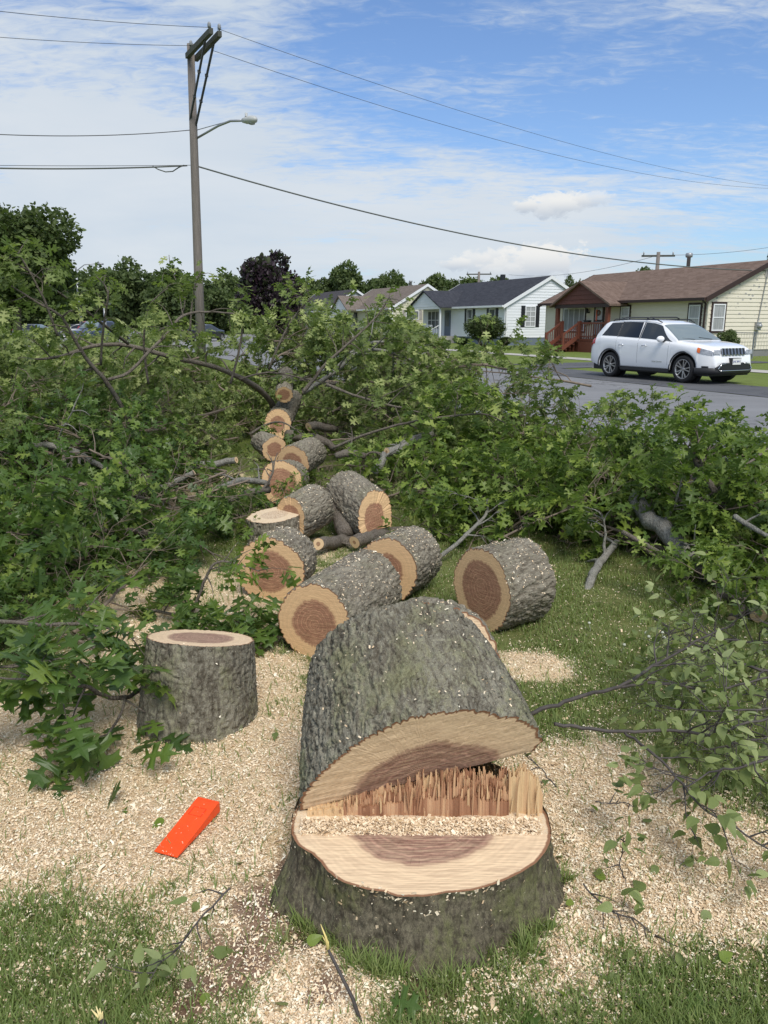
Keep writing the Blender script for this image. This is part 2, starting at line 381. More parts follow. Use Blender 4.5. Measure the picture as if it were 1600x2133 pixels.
def soilf(x, y):
    v = 0
    for a, b_, r, s in ((560, 1900, .13, 1.), (500, 2000, .16, .9), (420, 2080, .12, .8), (610, 1830, .11, 1.), (630, 1960, .12, .8), (680, 2070, .12, .7), (900, 2075, .10, .7), (1130, 2030, .10, .5)):
        g_ = G(a, b_); v = np.maximum(v, s*np.exp(-((x-g_[0])**2+(y-g_[1])**2)/r**2))
    p = np.stack([x, y, np.zeros_like(x)], -1); return np.clip((v+.25*fbm(p, 9, 3, 41)-.35)*3, 0, 1)
def relief(x, y):
    p = np.stack([x, y, np.zeros_like(x)], -1)
    near = np.clip((9-np.hypot(x, y-2))/3, 0, 1)
    dd = np.hypot((x-.10)/1.08, y-1.985); ring_ = np.exp(-((dd-.445)/.045)**2)*(.6+.5*perlin(p, 8, 44))
    return near*(.038*ring_+.012*fbm(p, 1.3, 3, 21)+.004*fbm(p, 12, 3, 22)+.02*dust(x, y))

def axis(a, b, st, far):
    mid = list(np.arange(a, b+1e-6, st)); o = st; lo = []; hi = []; p = a; q = b
    while p > -far: o *= 1.35; p -= o; q += o; lo.append(p); hi.append(q)
    return np.array(lo[::-1]+mid+hi)
gx = axis(-2.6, 3.0, .022, 700); gy = axis(1.2, 5.5, .022, 700)
XX, YY = np.meshgrid(gx, gy); du = dust(XX, YY); ZZ = relief(XX, YY)
V = np.stack([XX, YY, ZZ], -1).reshape(-1, 3); nx = len(gx); ny = len(gy)
ii, jj = np.meshgrid(np.arange(nx-1), np.arange(ny-1)); q = (jj*nx+ii).ravel()
m, t = new('lawn and sawdust ground'); co = t.n('ShaderNodeTexCoord').outputs['Object']
da = t.n('ShaderNodeAttribute', attribute_name='dust').outputs['Fac']
n1 = t.noise(co, .35, 5, .6); n2 = t.noise(co, 26, 5, .7); n3 = t.noise(co, 170, 4, .7); n4 = t.noise(co, 2.2, 4, .6)
gr = t.mix(t.step(n2, .3, .7), (.10, .140, .032), (.18, .225, .055))
gr = t.mix(t.m('MULTIPLY', t.step(n1, .35, .65), .5), gr, (.17, .215, .06))
gr = t.mix(t.m('MULTIPLY', t.step(n4, .45, .7), .35), gr, (.085, .09, .04))
cd = t.n('ShaderNodeVectorMath', {0: co}, operation='LENGTH').outputs['Value']
soil = t.mix(t.step(n2, .35, .65), (.075, .055, .038), (.16, .115, .080))
gr = t.mix(t.m('MULTIPLY', t.m('SUBTRACT', 1., t.step(cd, 4, 10)), .35), gr, soil)
sd = t.mix(t.step(n3, .3, .7), (.52, .38, .21), (.82, .69, .47))
sd = t.mix(t.m('MULTIPLY', t.step(n2, .4, .75), .35), sd, (.55, .36, .24))
fac = t.step(t.m('ADD', da, t.m('MULTIPLY', t.m('SUBTRACT', n3, .5), 1.1)), .35, .62)
b = t.n('ShaderNodeBump', {'Height': t.m('ADD', n3, t.m('MULTIPLY', n2, .6)), 'Strength': .7, 'Distance': .012})
so = t.n('ShaderNodeAttribute', attribute_name='soil').outputs['Fac']
mixg = t.mix(t.m('MULTIPLY', so, t.m('SUBTRACT', 1.15, t.m('MULTIPLY', n3, .6))), t.mix(fac, gr, sd), t.mix(t.step(n2, .3, .7), (.13, .068, .048), (.24, .14, .105)))
finish(t, Base_Color=mixg, Roughness=.95, Normal=b.outputs[0], Specular_IOR_Level=.1)
M['ground'] = m
sa_ = 1
ground = link(bpy.data.objects.new('ground', np_mesh('ground', V, np.stack([q, q+1, q+nx+1, q+nx], 1), m, {'dust': du.ravel(), 'soil': soilf(XX, YY).ravel()}, True)))
tag(ground, kind='structure')

def ground_z(x, y): return relief(np.atleast_1d(float(x)), np.atleast_1d(float(y)))[0]

def asphalt(name, a, b_, sc_=1.):
    m, t = new(name); co = t.n('ShaderNodeTexCoord').outputs['Object']
    n1 = t.noise(co, 90, 4, .7); n2 = t.noise(t.mapping(co, (.5, 1.2, 1), (0, 0, -1.95)), .5, 6, .65)
    c = t.mix(t.step(n2, .3, .7), a, b_); c = t.mix(t.m('MULTIPLY', n1, .35), c, tuple(k*.6 for k in a))
    nv = t.n('ShaderNodeTexNoise', {'Vector': co, 'Scale': .8, 'Detail': 5.}).outputs['Color']; ck = t.n('ShaderNodeTexVoronoi', {'Vector': t.vm('ADD', t.mapping(co, (.28, .28, 1)), nv)[0], 'Scale': 1.}, feature='DISTANCE_TO_EDGE').outputs['Distance']
    c = t.mix(t.m('MULTIPLY', t.m('SUBTRACT', 1., t.step(ck, .003, .012)), .7), c, tuple(k*.3 for k in a)); c = t.mix(t.m('MULTIPLY', t.step(t.noise(co, .25, 3, .5), .55, .6), .22), c, tuple(k*.6 for k in a))
    bb = t.n('ShaderNodeBump', {'Height': n1, 'Strength': .3, 'Distance': .01})
    finish(t, Base_Color=c, Roughness=.9, Normal=bb.outputs[0]); return m
M['road'] = asphalt('worn asphalt', (.19, .19, .192), (.235, .235, .24))
M['drive'] = asphalt('dark asphalt', (.075, .077, .082), (.12, .12, .125))
M['walk'] = asphalt('concrete', (.40, .38, .34), (.50, .47, .42))
RD = np.array([-.385, .923]); RN = np.array([.923, .385])      # along the street (away), and towards the houses
RO = np.array([9.45, 20.3])                                     # a point on the far edge of the street
def strip(name, o0, o1, t0, t1, z, mt, n=24, wob=0.):
    mb = MB(); P = []
    for i in range(n+1):
        t_ = t0+(t1-t0)*i/n; a = RO+RD*t_+RN*(o0+wob*sin(i*1.7)); b_ = RO+RD*t_+RN*(o1+wob*sin(i*2.3+1))
        P.append([(a[0], a[1], z), (b_[0], b_[1], z)])
    mb.grid(P, smooth=False); o = mb.build(name, mt); return tag(o, kind='structure')
strip('road', -9.6, -2.35, -60, 170, .012, M['road'])
strip('parking_shoulder', -2.35, -.02, -14, 9, .020, M['drive'], 30, .05)
strip('driveway', -.1, 10.8, 8.2, 11.4, .016, M['drive'], 6)
strip('driveway_apron', 1.3, 3.0, 5.2, 8.18, .022, M['walk'], 6)
strip('sidewalk', 4.6, 5.8, -30, 8.15, .018, M['walk'])
strip('sidewalk', 4.6, 5.8, 11.45, 90, .018, M['walk'])
mb = MB(); P = [[(-75, 52, .03), (-75, 112, .03)], [(-9, 52, .03), (-16, 112, .03)]]; mb.grid(P, smooth=False)
tag(mb.build('parking_lot', asphalt('lot asphalt', (.21, .21, .205), (.29, .29, .28))), kind='structure')

# sawdust chips lying on the lawn, and the blades of grass: nobody could count them
def field(n, dens, seed):
    r_ = np.random.default_rng(seed); out = []
    tot = 0
    while tot < n:
        fy = 1.35+(r_.random(n*2)**1.9)*6.4; fx = (r_.random(n*2)*2-1)*(.60*fy+.35)
        k = r_.random(n*2) < dens(fx, fy); out.append(np.stack([fx[k], fy[k]], 1)); tot += k.sum()
    return np.concatenate(out)[:n]
def dens_chip(x, y): return (.11+dust(x, y)*np.clip(5.2-y, .15, 1))*(1-.72*soilf(x, y))
P = field(310000, dens_chip, 11); n = len(P)
pos = np.column_stack([P, relief(P[:, 0], P[:, 1])+rng.random(n)*.008+.001])
a = rng.random(n)*2*pi; tilt = rng.normal(0, .45, n)
Yv = np.column_stack([np.cos(a), np.sin(a), tilt]); Xv, Yv, Zv = frames(Yv, np.column_stack([rng.normal(0, .5, n), rng.normal(0, .5, n), np.ones(n)]))
tv = np.array([(-.5, -.5, 0), (.5, -.5, 0), (.5, .0, .22), (-.5, .0, .22), (.4, .5, 0), (-.4, .5, .0)]); tf = np.array([(0, 1, 2, 3), (3, 2, 4, 5)])
s = np.exp(rng.normal(-5.68, .42, n)); big = rng.random(n) < .04; s[big] *= 1.7
Vc, Fc = scatter(tv, tf, pos, Xv, Yv, Zv, np.column_stack([s*.62, s*1.5, s]))
tag(link(bpy.data.objects.new('sawdust', np_mesh('sawdust', Vc, Fc, M['chip'], {'rnd': np.repeat(rng.random(n), 6)}))),
    'pale sawdust and wood chips spread over the lawn', 'sawdust', kind='stuff')
def dens_grass(x, y):
    p = np.stack([x, y, np.zeros_like(x)], -1)
    bare = np.exp(-((x-G(520, 1950)[0])**2+(y-G(520, 1950)[1])**2)/.05)
    st = ((x-.10)**2+(y-1.98)**2) < .33**2
    return np.clip(1.0-dust(x, y)*.985+.05, 0, 1)*(1-soilf(x, y)*.8)*np.clip(.65+.9*fbm(p, 2.5, 3, 31), .12, 1)*(~st)
P = field(150000, dens_grass, 12); n = len(P)
pos = np.column_stack([P, relief(P[:, 0], P[:, 1])-.003])
a = rng.random(n)*2*pi; lean = np.abs(rng.normal(.45, .35, n))
Yv = np.column_stack([np.cos(a)*lean, np.sin(a)*lean, np.ones(n)]); Xv, Yv, Zv = frames(Yv, np.column_stack([np.cos(a), np.sin(a), np.zeros(n)]))
tv = np.array([(-.5, 0, 0), (.5, 0, 0), (.42, .5, .08), (-.42, .5, .08), (.04, 1, .30), (-.04, 1, .30)])
na = 4200; ta = R(200)+R(150)*rng.random(na); ra_ = .37+.10*rng.random(na)**1.5; ra_ += .02*np.sin(ta*7); Pa = np.column_stack([.10+ra_*np.cos(ta), 1.985+ra_*np.sin(ta)]); ka = fbm(np.column_stack([Pa, Pa[:, 0]*0]), 7, 3, 55).__mul__(1.6)+.5*np.cos(ta-R(290)) > .42; Pa = Pa[ka]
P = np.concatenate([P, Pa]); n = len(P); pos = np.column_stack([P, relief(P[:, 0], P[:, 1])-.003]); lean = np.abs(rng.normal(.45, .35, n)); a = rng.random(n)*2*pi
Yv = np.column_stack([np.cos(a)*lean, np.sin(a)*lean, np.ones(n)]); Xv, Yv, Zv = frames(Yv, np.column_stack([np.cos(a), np.sin(a), np.zeros(n)]))
h = .018+.026*rng.random(n)+.028*(np.arange(n) >= n-len(Pa))+.03*(rng.random(n) < .10); wd = .0022+.0014*rng.random(n)+P[:, 1]*.0003
Vg, Fg = scatter(tv, tf, pos, Xv, Yv, Zv, np.column_stack([wd, h, h]))
tag(link(bpy.data.objects.new('grass', np_mesh('grass', Vg, Fg, M['grass'], {'rnd': np.repeat(np.clip(rng.random(n)+(np.arange(n) >= n-len(Pa))*rng.random(n)*.55, 0, 1), 6)}))),
    'short green lawn grass growing through the sawdust', 'grass', kind='stuff')
# ------------------------------------------------------------------ logs
def chips_on(pts, nrm, n, seed, lo=.55, size=.006):
    """flakes of sawdust lying on surface points whose normal looks up"""
    r_ = np.random.default_rng(seed); ok = np.where(nrm[:, 2] > lo-.35+.35*r_.random(len(nrm)))[0]
    if len(ok) == 0 or n == 0: return None
    c = perlin(pts, 7, seed) ; w_ = np.clip(.5+c[ok], .05, 1)*np.clip(nrm[ok, 2], .1, 1); w_ /= w_.sum()
    k = r_.choice(ok, n, p=w_); P = pts[k]+nrm[k]*.002+r_.normal(0, .004, (n, 3)); a = r_.normal(size=(n, 3)); a -= nrm[k]*(a*nrm[k]).sum(1)[:, None]
    X, Y, Z = frames(a+nrm[k]*.15, nrm[k]); s = np.exp(r_.normal(math.log(size), .35, n))
    tv = np.array([(-.5, -.5, 0), (.5, -.5, 0), (.5, .5, .1), (-.5, .5, 0)])
    return scatter(tv, np.array([(0, 1, 2, 3)]), P, X, Y, Z, np.column_stack([s*.7, s*1.4, s]))
def shape_fn(seed, lump=.05, ecc=.04):
    r_ = np.random.default_rng(seed); co = [(r_.normal(0, lump/(k+.5)), r_.random()*2*pi) for k in range(1, 7)]
    return lambda th: 1+sum(a*np.cos((k+1)*th+p) for k, (a, p) in enumerate(co))
def vnormals(P):
    du_ = np.roll(P, -1, 1)-np.roll(P, 1, 1); dv = np.gradient(P, axis=0)
    n_ = np.cross(du_, dv); n_ /= np.linalg.norm(n_, axis=2)[..., None]+1e-9; return n_
def tube_surface(r0fn, r1fn, L, nth, nz, seed, amp, kb, z0fn=None, z1fn=None, bow=0., c1=(0, 0)):
    """bark surface around local Z from 0 to L; returns (nz, nth, 3)"""
    th = np.linspace(0, 2*pi, nth, endpoint=False); u = np.linspace(0, 1, nz)[:, None]
    ra, rb = r0fn(th)[None], r1fn(th)[None]; rr = ra*(1-u)+rb*u
    z0 = z0fn(th)[None] if z0fn else 0.; z1 = z1fn(th)[None] if z1fn else L
    z = z0*(1-u)+z1*u
    q = np.stack([rr*np.cos(th), rr*np.sin(th), z*np.ones_like(rr)], -1)
    qs = q*np.array([1, 1, .42])
    wv = qs+.012*np.stack([perlin(q, 20, seed+3)]*3, -1)
    fa = np.exp(-(perlin(wv, kb, seed)/.10)**2); fb = np.exp(-(perlin(wv*np.array([1, 1, 1.7]), kb*1.9, seed+1)/.10)**2)
    hgt = np.maximum(fa, fb*.7)*1.5+perlin(wv*np.array([1, 1, 1.5]), kb*1.3, seed+4)*.45+perlin(q, kb*3.4, seed+2)*.35-.3
    rr2 = rr-amp*(hgt-.2)*1.0
    cx = c1[0]*u+bow*np.sin(pi*u); cy = c1[1]*u
    return np.stack([rr2*np.cos(th)+cx, rr2*np.sin(th)+cy, z*np.ones_like(rr)], -1)
def face_disc(ring, centre, nr=9, zbulge=0.):
    """disc from a rim ring (nth,3) to centre; rn attribute 1 at rim"""
    nth = len(ring); c = np.array(centre, float); V = []; rn = []
    for i in range(nr):
        f_ = 1-i/nr; V.append(c+(ring-c)*f_); rn += [f_]*nth
    V = np.concatenate(V+[c[None]]); rn.append(0.)
    Fq = [(i*nth+k, i*nth+(k+1) % nth, (i+1)*nth+(k+1) % nth, (i+1)*nth+k) for i in range(nr-1) for k in range(nth)]
    Ft = [((nr-1)*nth+k, (nr-1)*nth+(k+1) % nth, nr*nth) for k in range(nth)]
    return V, Fq+Ft, rn
def basis(origin, zaxis, up=(0, 0, 1), roll=0.):
    z = Vector(zaxis).normalized(); x = Vector(up).cross(z)
    if x.length < .05: x = Vector((1, 0, 0))
    x.normalize(); y = z.cross(x)
    m_ = Matrix(((x.x, y.x, z.x, origin[0]), (x.y, y.y, z.y, origin[1]), (x.z, y.z, z.z, origin[2]), (0, 0, 0, 1)))
    return m_ @ Matrix.Rotation(roll, 4, 'Z')
def bark_part(S, mats, parent, n_chip, seed,  Mw, name='bark', lo=.5, size=.0048):
    nz, nth = S.shape[:2]; i, j = np.meshgrid(np.arange(nz-1), np.arange(nth), indexing='ij'); a = (i*nth+j).ravel(); b_ = (i*nth+(j+1) % nth).ravel()
    Fq = np.stack([a, b_, b_+nth, a+nth], 1); V = S.reshape(-1, 3); mi = np.zeros(len(Fq), int)
    if n_chip:
        Rm = np.array(Mw.to_3x3()); N_ = vnormals(S).reshape(-1, 3)@Rm.T
        Pw = V@Rm.T
        res = chips_on(Pw, N_, n_chip, seed, lo, size)
        if res is not None:
            Vc, Fc = res; Fq = np.concatenate([Fq, Fc+len(V)]); mi = np.concatenate([mi, np.ones(len(Fc), int)]); rv = np.concatenate([np.zeros(len(V)), np.repeat(rng.random(len(Vc)//4), 4)])
            V = np.concatenate([V, Vc@Rm])
            me = np_mesh(name, V, Fq, mats+[M['chip']], {'rnd': rv}, False, mi)
            me.polygons.foreach_set('use_smooth', mi == 0)
            return link(bpy.data.objects.new(name, me), parent)
    me = np_mesh(name, V, Fq, mats, None, True)
    return link(bpy.data.objects.new(name, me), parent)
def make_log(label, p0, p1, r0, r1, seed, name='log', cat='log', group='bucked oak logs lying behind the stump', face=None, amp=.009, kb=22, nth=150, nz=46, chips=500,
             n0=None, n1=None, lump=.045, up=(0, 0, 1), bark=None, centre=(0, 0), mats=None, roll=0.):
    """p0 near face centre, p1 far face centre (world). n0/n1: slant of the faces: z offset = n . (x, y)"""
    face = face or M['cut']; p0, p1 = Vector(p0), Vector(p1); L = (p1-p0).length
    Mw = basis(p0, p1-p0, up, roll); root = empty(name, mat=Mw, label=label, cat=cat, group=group)
    sf = shape_fn(seed, lump); sf2 = shape_fn(seed+50, lump*.5)
    f0 = lambda th: r0*sf(th); f1 = lambda th: r1*(sf(th)*.6+.4*sf2(th))
    z0 = (lambda th: n0[0]*f0(th)*np.cos(th)+n0[1]*f0(th)*np.sin(th)) if n0 else None
    z1 = (lambda th: L+n1[0]*f1(th)*np.cos(th)+n1[1]*f1(th)*np.sin(th)) if n1 else None
    S = tube_surface(f0, f1, L, nth, nz, seed, amp, kb, z0, z1)
    bark_part(S, [bark or M['bark_log']], root, int(chips*.45), seed, Mw)
    for ring, nm, sgn in ((S[0], 'cut_face', -1), (S[-1], 'cut_face', 1)):
        cz = 0 if sgn < 0 else L
        c = np.array([centre[0]*r0, centre[1]*r0, cz])
        nn = n0 if sgn < 0 else n1
        if nn: c[2] += nn[0]*c[0]+nn[1]*c[1]
        rg = ring.copy()
        V, Fs, rn = face_disc(rg, c)
        mb = MB(); mb.add(V, [f[::-1] for f in Fs] if sgn > 0 else Fs, False); mb.attr['rn'] = rn; mb.build(nm, face, root)
    return root, S, Mw
def gz(x, y, r_): return G(x, y, r_)

# --- felled stump
ZS = .20
CX, CY = G(877, 1700, ZS)[0], 1.985
rim_px = [(607, 1738), (622, 1762), (648, 1778), (668, 1795), (682, 1815), (712, 1836), (760, 1852), (800, 1858), (828, 1868), (860, 1868), (930, 1860), (1000, 1852), (1040, 1838), (1085, 1818), (1120, 1795), (1140, 1768), (1148, 1742)]
rim_w = [G(a, b, ZS)[:2]-np.array([CX, CY]) for a, b in rim_px]
ang = [atan2(p[1], p[0]) for p in rim_w]; rad_ = [np.hypot(*p) for p in rim_w]
back = [(R(20), .365), (R(50), .36), (R(90), .375), (R(130), .36), (R(160), .37)]
aa = np.array([x if x < 0 else x-2*pi if x > pi-.01 else x for x in ang]+[b_[0] for b_ in back]); ra_ = np.array(rad_+[b_[1] for b_ in back])
aa = np.where(aa > R(175), aa-2*pi, aa); o_ = np.argsort(aa); aa, ra_ = aa[o_], ra_[o_]
def stump_r(th): return np.interp((th+pi) % (2*pi)-pi, np.concatenate([aa-2*pi, aa, aa+2*pi]), np.concatenate([ra_]*3))
stump = empty('felled_stump', (CX, CY, 0), 0, 'wide oak stump with flared mossy bark and torn hinge fibres in the sawdust', 'tree stump')
nth, nz = 420, 60
th = np.linspace(0, 2*pi, nth, endpoint=False); u = np.linspace(0, 1, nz)[:, None]      # u 0 = ground, 1 = rim
def lobes(th): return .10+.14*np.exp(-((((th-R(205)+pi) % (2*pi))-pi)/.28)**2)+.15*np.exp(-((((th-R(-18)+pi) % (2*pi))-pi)/.30)**2)+.05*np.cos(5*th+1)+.04*np.cos(9*th)
fl = (1-u)**1.6
rr = stump_r(th)[None]*(1-.02*np.sin(pi*u))+fl*(.01+lobes(th)[None]*.38+.04*np.exp(-((((th-R(275)+pi) % (2*pi))-pi)/.7)**2)[None])
z = ZS*u-.05*(1-u)+0*rr
q_ = np.stack([rr*np.cos(th), rr*np.sin(th), z], -1); qs = q_*np.array([1, 1, .45])
hg = (1-np.abs(perlin(qs, 15, 5))*2.2)*.6+(1-np.abs(perlin(qs, 34, 6))*2)*.35+perlin(q_, 60, 7)*.4
rr = rr-.010*(hg-.2)*np.clip((1-u)*14, .25, 1)*.8
rr += .022*perlin(q_, 5, 9)*(1-u)+.02*perlin(q_, 13, 19)*(1-u)**2
S = np.stack([rr*np.cos(th), rr*np.sin(th), z], -1)
bark_part(S[::-1], [M['bark_stump']], stump, 1700, 77, Matrix.Identity(4), lo=.25, size=.0048)
ring = S[-1]; hinge_y = G(877, 1742, ZS)[1]-CY
# flat back cut: the part of the disc in front of the step line
V, Fs, rn = face_disc(ring, (-.005, -.058, ZS), 14)
V = V.copy(); V[:, 2] = ZS+.0005*perlin(V, 30, 3)
front = [f for f in Fs if np.mean([V[i][1] for i in f]) <= hinge_y+.012]
rear = [f for f in Fs if np.mean([V[i][1] for i in f]) > hinge_y+.012]
mb = MB(); mb.add(V, front); mb.attr['rn'] = rn; mb.build('back_cut', M['cut_pale'], stump)
V2 = V.copy(); back_y = np.clip(V2[:, 1]-hinge_y-.13, 0, 1); V2[:, 2] = ZS-.008-.25*back_y+.006*perlin(V, 25, 4)
mb = MB(); mb.add(V2, rear, True); mb.attr['rn'] = rn; mb.build('notch_floor', M['cut_dusty'], stump)
mb = MB(); r_ = random.Random(5); rv = []                           # heap of chips along the step line
hx0, hx1 = G(615, 1740, ZS)[0]-CX, G(1140, 1740, ZS)[0]-CX
n = 9000; px_ = rng.uniform(hx0+.012, hx1-.012, n); py_ = hinge_y+.003+np.abs(rng.beta(1.2, 1.4, n))*.085-.016*np.clip(perlin(np.column_stack([px_*11, px_*0, px_*0]), 1, 71)+.15, 0, 1)*rng.random(n)
pz = ZS-.004+rng.random(n)*.014*np.sin(np.clip((py_-hinge_y)/.09, 0, 1)*pi)+.002; a = rng.random(n)*2*pi
X_, Y_, Z_ = frames(np.column_stack([np.cos(a), np.sin(a), rng.normal(0, .35, n)]), np.column_stack([rng.normal(0, .4, n), rng.normal(0, .4, n), np.ones(n)]))
s_ = np.exp(rng.normal(-5.55, .45, n)); tvq = np.array([(-.5, -.5, 0), (.5, -.5, 0), (.5, .5, .1), (-.5, .5, 0)])
Vc, Fc = scatter(tvq, np.array([(0, 1, 2, 3)]), np.column_stack([px_, py_, pz]), X_, Y_, Z_, np.column_stack([s_*.6, s_*1.4, s_]))
link(bpy.data.objects.new('sawdust_heap', np_mesh('sawdust_heap', Vc, Fc, M['chip'], {'rnd': np.repeat(rng.random(n)*.8, 4)})), stump)
# torn hinge
hy = G(877, 1694, ZS)[1]-CY
prof = [(640, .01), (700, .035), (760, .06), (800, .085), (840, .10), (880, .125), (920, .13), (960, .135), (1000, .12), (1030, .115), (1055, .125), (1075, .138), (1095, .150), (1112, .128), (1125, .085), (1138, .03)]
pxs = [p[0] for p in prof]; phs = [p[1] for p in prof]
mb = MB(); rv = []
NC = 260; mbs = []
for i in range(NC+1):                       # solid ragged wall of wood behind the slivers
    p_ = 640+492*i/NC; mbs.append((G(p_, 1694, ZS)[0]-CX, np.interp(p_, pxs, phs), p_))
grp_t = [.40+.36*math.sin(i*.9)*math.sin(i*.37+2)+r_.uniform(-.12, .12) for i in range(60)]; grp_h = [r_.uniform(-.22, .12) for i in range(90)]
for (y0, kk, sd_) in ((.030, .86, 1), (.050, .97, 2), (.014, .62, 3), (-.002, .40, 4)):
    for i in range(NC):
        x0_, h0, p_ = mbs[i]; x1_, h1, _ = mbs[i+1]; ch = p_ > 1060
        h = .92*h0*(1. if ch else kk)*(1+(grp_h[(i//2) % 90]*.55 if ch else grp_h[(i//3*sd_) % 90])+r_.gauss(0, .02 if ch else .07)); yy = hy+y0+(-.02 if ch else 0)+.005*perlin(np.array([[x0_*22, sd_, 5]]), 1, 9)[0]+r_.uniform(0, .002)
        if sd_ > 2 and ch: continue
        ta_, tb_ = h*r_.uniform(.95, 1.03), h*r_.uniform(.95, 1.03)
        mb.add([(x0_, yy, ZS-.01), (x1_, yy, ZS-.01), (x1_, yy+.014, ZS-.01), (x0_, yy+.014, ZS-.01), (x0_, yy+.006, ZS+ta_), (x1_, yy+.006, ZS+tb_), (x1_, yy+.014, ZS+h*.96), (x0_, yy+.014, ZS+h*.96)], [(0, 1, 5, 4), (1, 2, 6, 5), (2, 3, 7, 6), (3, 0, 4, 7), (4, 5, 6, 7)])
        rv += [min(1, max(0, (.80+.12*math.sin(i*.7) if ch else .78 if p_ < 715 else grp_t[(i//4+sd_*7) % 60]-(.18 if sd_ > 2 else 0))+r_.uniform(-.07, .07)))]*8
for i in range(210):
    p_ = r_.uniform(642, 1128)
    if p_ > 1056 and r_.random() < .6: continue
    x = G(p_, 1694, ZS)[0]-CX; nb = perlin(np.array([[x*9, 1.3, 0]]), 1, 4)[0]; h = np.interp(p_, pxs, phs)*np.clip(.66+.4*nb+r_.gauss(0, .20), .15, 1.12)
    wd = r_.uniform(.0018, .007); dp = r_.uniform(.002, .006)
    if 735 < p_ < 830 and r_.random() < .4: h *= .45
    y = hy+r_.random()**1.5*.062-(.012 if p_ > 1056 else 0); tx, ty = r_.gauss(0, .035)*h*2, r_.gauss(.004, .010)
    b0 = ZS-.012; k = r_.choice((.9, .6, .25, .1)); sk = r_.uniform(-.008, .008); m2 = .7
    vs = [(x-wd/2, y-dp/2, b0), (x+wd/2, y-dp/2, b0), (x+wd/2, y+dp/2, b0), (x-wd/2, y+dp/2, b0),
          (x-wd*.5+tx*m2, y-dp/2+ty*m2, ZS+h*m2), (x+wd*.5+tx*m2, y-dp/2+ty*m2, ZS+h*m2), (x+wd*.5+tx*m2, y+dp/2+ty*m2, ZS+h*m2), (x-wd*.5+tx*m2, y+dp/2+ty*m2, ZS+h*m2),
          (x-wd*.5*k+tx, y-dp*.4+ty, ZS+h+sk), (x+wd*.5*k+tx, y-dp*.4+ty, ZS+h-sk), (x+wd*.5*k+tx, y+dp*.4+ty, ZS+h-sk*.7), (x-wd*.5*k+tx, y+dp*.4+ty, ZS+h+sk*.7)]
    mb.add(vs, [(0, 1, 5, 4), (1, 2, 6, 5), (2, 3, 7, 6), (3, 0, 4, 7), (4, 5, 9, 8), (5, 6, 10, 9), (6, 7, 11, 10), (7, 4, 8, 11), (8, 9, 10, 11)])
    tone = .88 if p_ > 1056 or p_ < 700 else (.25+.5*r_.random()); tone += r_.uniform(-.12, .12); rv += [min(1, max(0, tone))]*12
mb.attr['rnd'] = rv; mb.build('torn_hinge', M['fibre'], stump)
# --- trunk butt still hanging on the hinge
PL = G(626, 1684, .205); PR = D(1128, 1556, 2.07)
uax = Vector(PR-PL).normalized(); vz = Vector((0, -.39, .92)); vax = (vz-uax*vz.dot(uax)).normalized(); aax = -uax.cross(vax)
if aax.y < 0: aax = -aax
mid = Vector((PL+PR)/2)
def on_plane(px, py, off=0.):
    r = ray(px, py); o = mid+aax*off; nn = np.array(aax); t_ = np.dot(np.array(o)-CC, nn)/np.dot(r, nn); p = Vector(CC+r*t_)-mid
    return p.dot(uax), p.dot(vax)
face_px = [(626, 1684), (630, 1660), (650, 1632), (676, 1603), (700, 1583), (740, 1552), (790, 1522), (840, 1500), (900, 1487), (960, 1480), (1000, 1480), (1040, 1492), (1070, 1494), (1100, 1503), (1120, 1520), (1130, 1545), (1112, 1560)]
far_px = [(646, 1395), (655, 1360), (680, 1325), (720, 1294), (760, 1274), (800, 1263), (870, 1255), (930, 1260), (962, 1278), (990, 1306), (1010, 1345), (1022, 1385)]
Lb = .47
Cn = np.array([0., -.03]); Fc_ = np.array([np.mean([on_plane(*p, Lb)[0] for p in (far_px[0], far_px[-1])]), 0.]); Fc_[1] = on_plane(870, 1255, Lb)[1]-.285
def polar(pts, c, low_r):
    a_ = [atan2(p[1]-c[1], p[0]-c[0]) for p in pts]; r2 = [np.hypot(p[0]-c[0], p[1]-c[1]) for p in pts]
    a_ = [x if x > -pi/2 else x+2*pi for x in a_]
    a_ += [R(225), R(270), R(315)]; r2 += [low_r]*3
    o = np.argsort(a_); a_, r2 = np.array(a_)[o], np.array(r2)[o]
    return lambda th: np.interp(th % (2*pi), np.concatenate([a_-2*pi, a_, a_+2*pi]), np.concatenate([r2]*3))
f0 = polar([on_plane(*p) for p in face_px], Cn, .33); f1 = polar([on_plane(*p, Lb) for p in far_px], Fc_, .28)
Mw = Matrix(((uax.x, vax.x, aax.x, mid.x), (uax.y, vax.y, aax.y, mid.y), (uax.z, vax.z, aax.z, mid.z), (0, 0, 0, 1)))
if Mw.to_3x3().determinant() < 0:
    uax = -uax; Mw = Matrix(((uax.x, vax.x, aax.x, mid.x), (uax.y, vax.y, aax.y, mid.y), (uax.z, vax.z, aax.z, mid.z), (0, 0, 0, 1)))
    g0, g1 = f0, f1; f0 = lambda th: g0(pi-th); f1 = lambda th: g1(pi-th); Cn = Cn*np.array([-1, 1]); Fc_ = Fc_*np.array([-1, 1])
butt = empty('trunk_butt', mat=Mw, label='huge bark covered trunk butt tipped off the wide stump, showing a pale half round cut', cat='tree trunk')
nth, nz = 440, 110
def zz0(th): return np.clip(-(np.sin(th)*f0(th)+Cn[1])-.01, 0, 1)*1.0
S = tube_surface(f0, f1, Lb, nth, nz, 31, .0085, 36, z0fn=zz0)
uu = np.linspace(0, 1, nz)[:, None]; S[..., 0] += Cn[0]*(1-uu)+Fc_[0]*uu; S[..., 1] += Cn[1]*(1-uu)+Fc_[1]*uu
uu3 = np.sin(pi*np.clip(uu, 0, 1)); th = np.linspace(0, 2*pi, nth, endpoint=False)
S[..., 0] += .012*uu3*np.cos(th)[None]; S[..., 1] += .012*uu3*np.sin(th)[None]
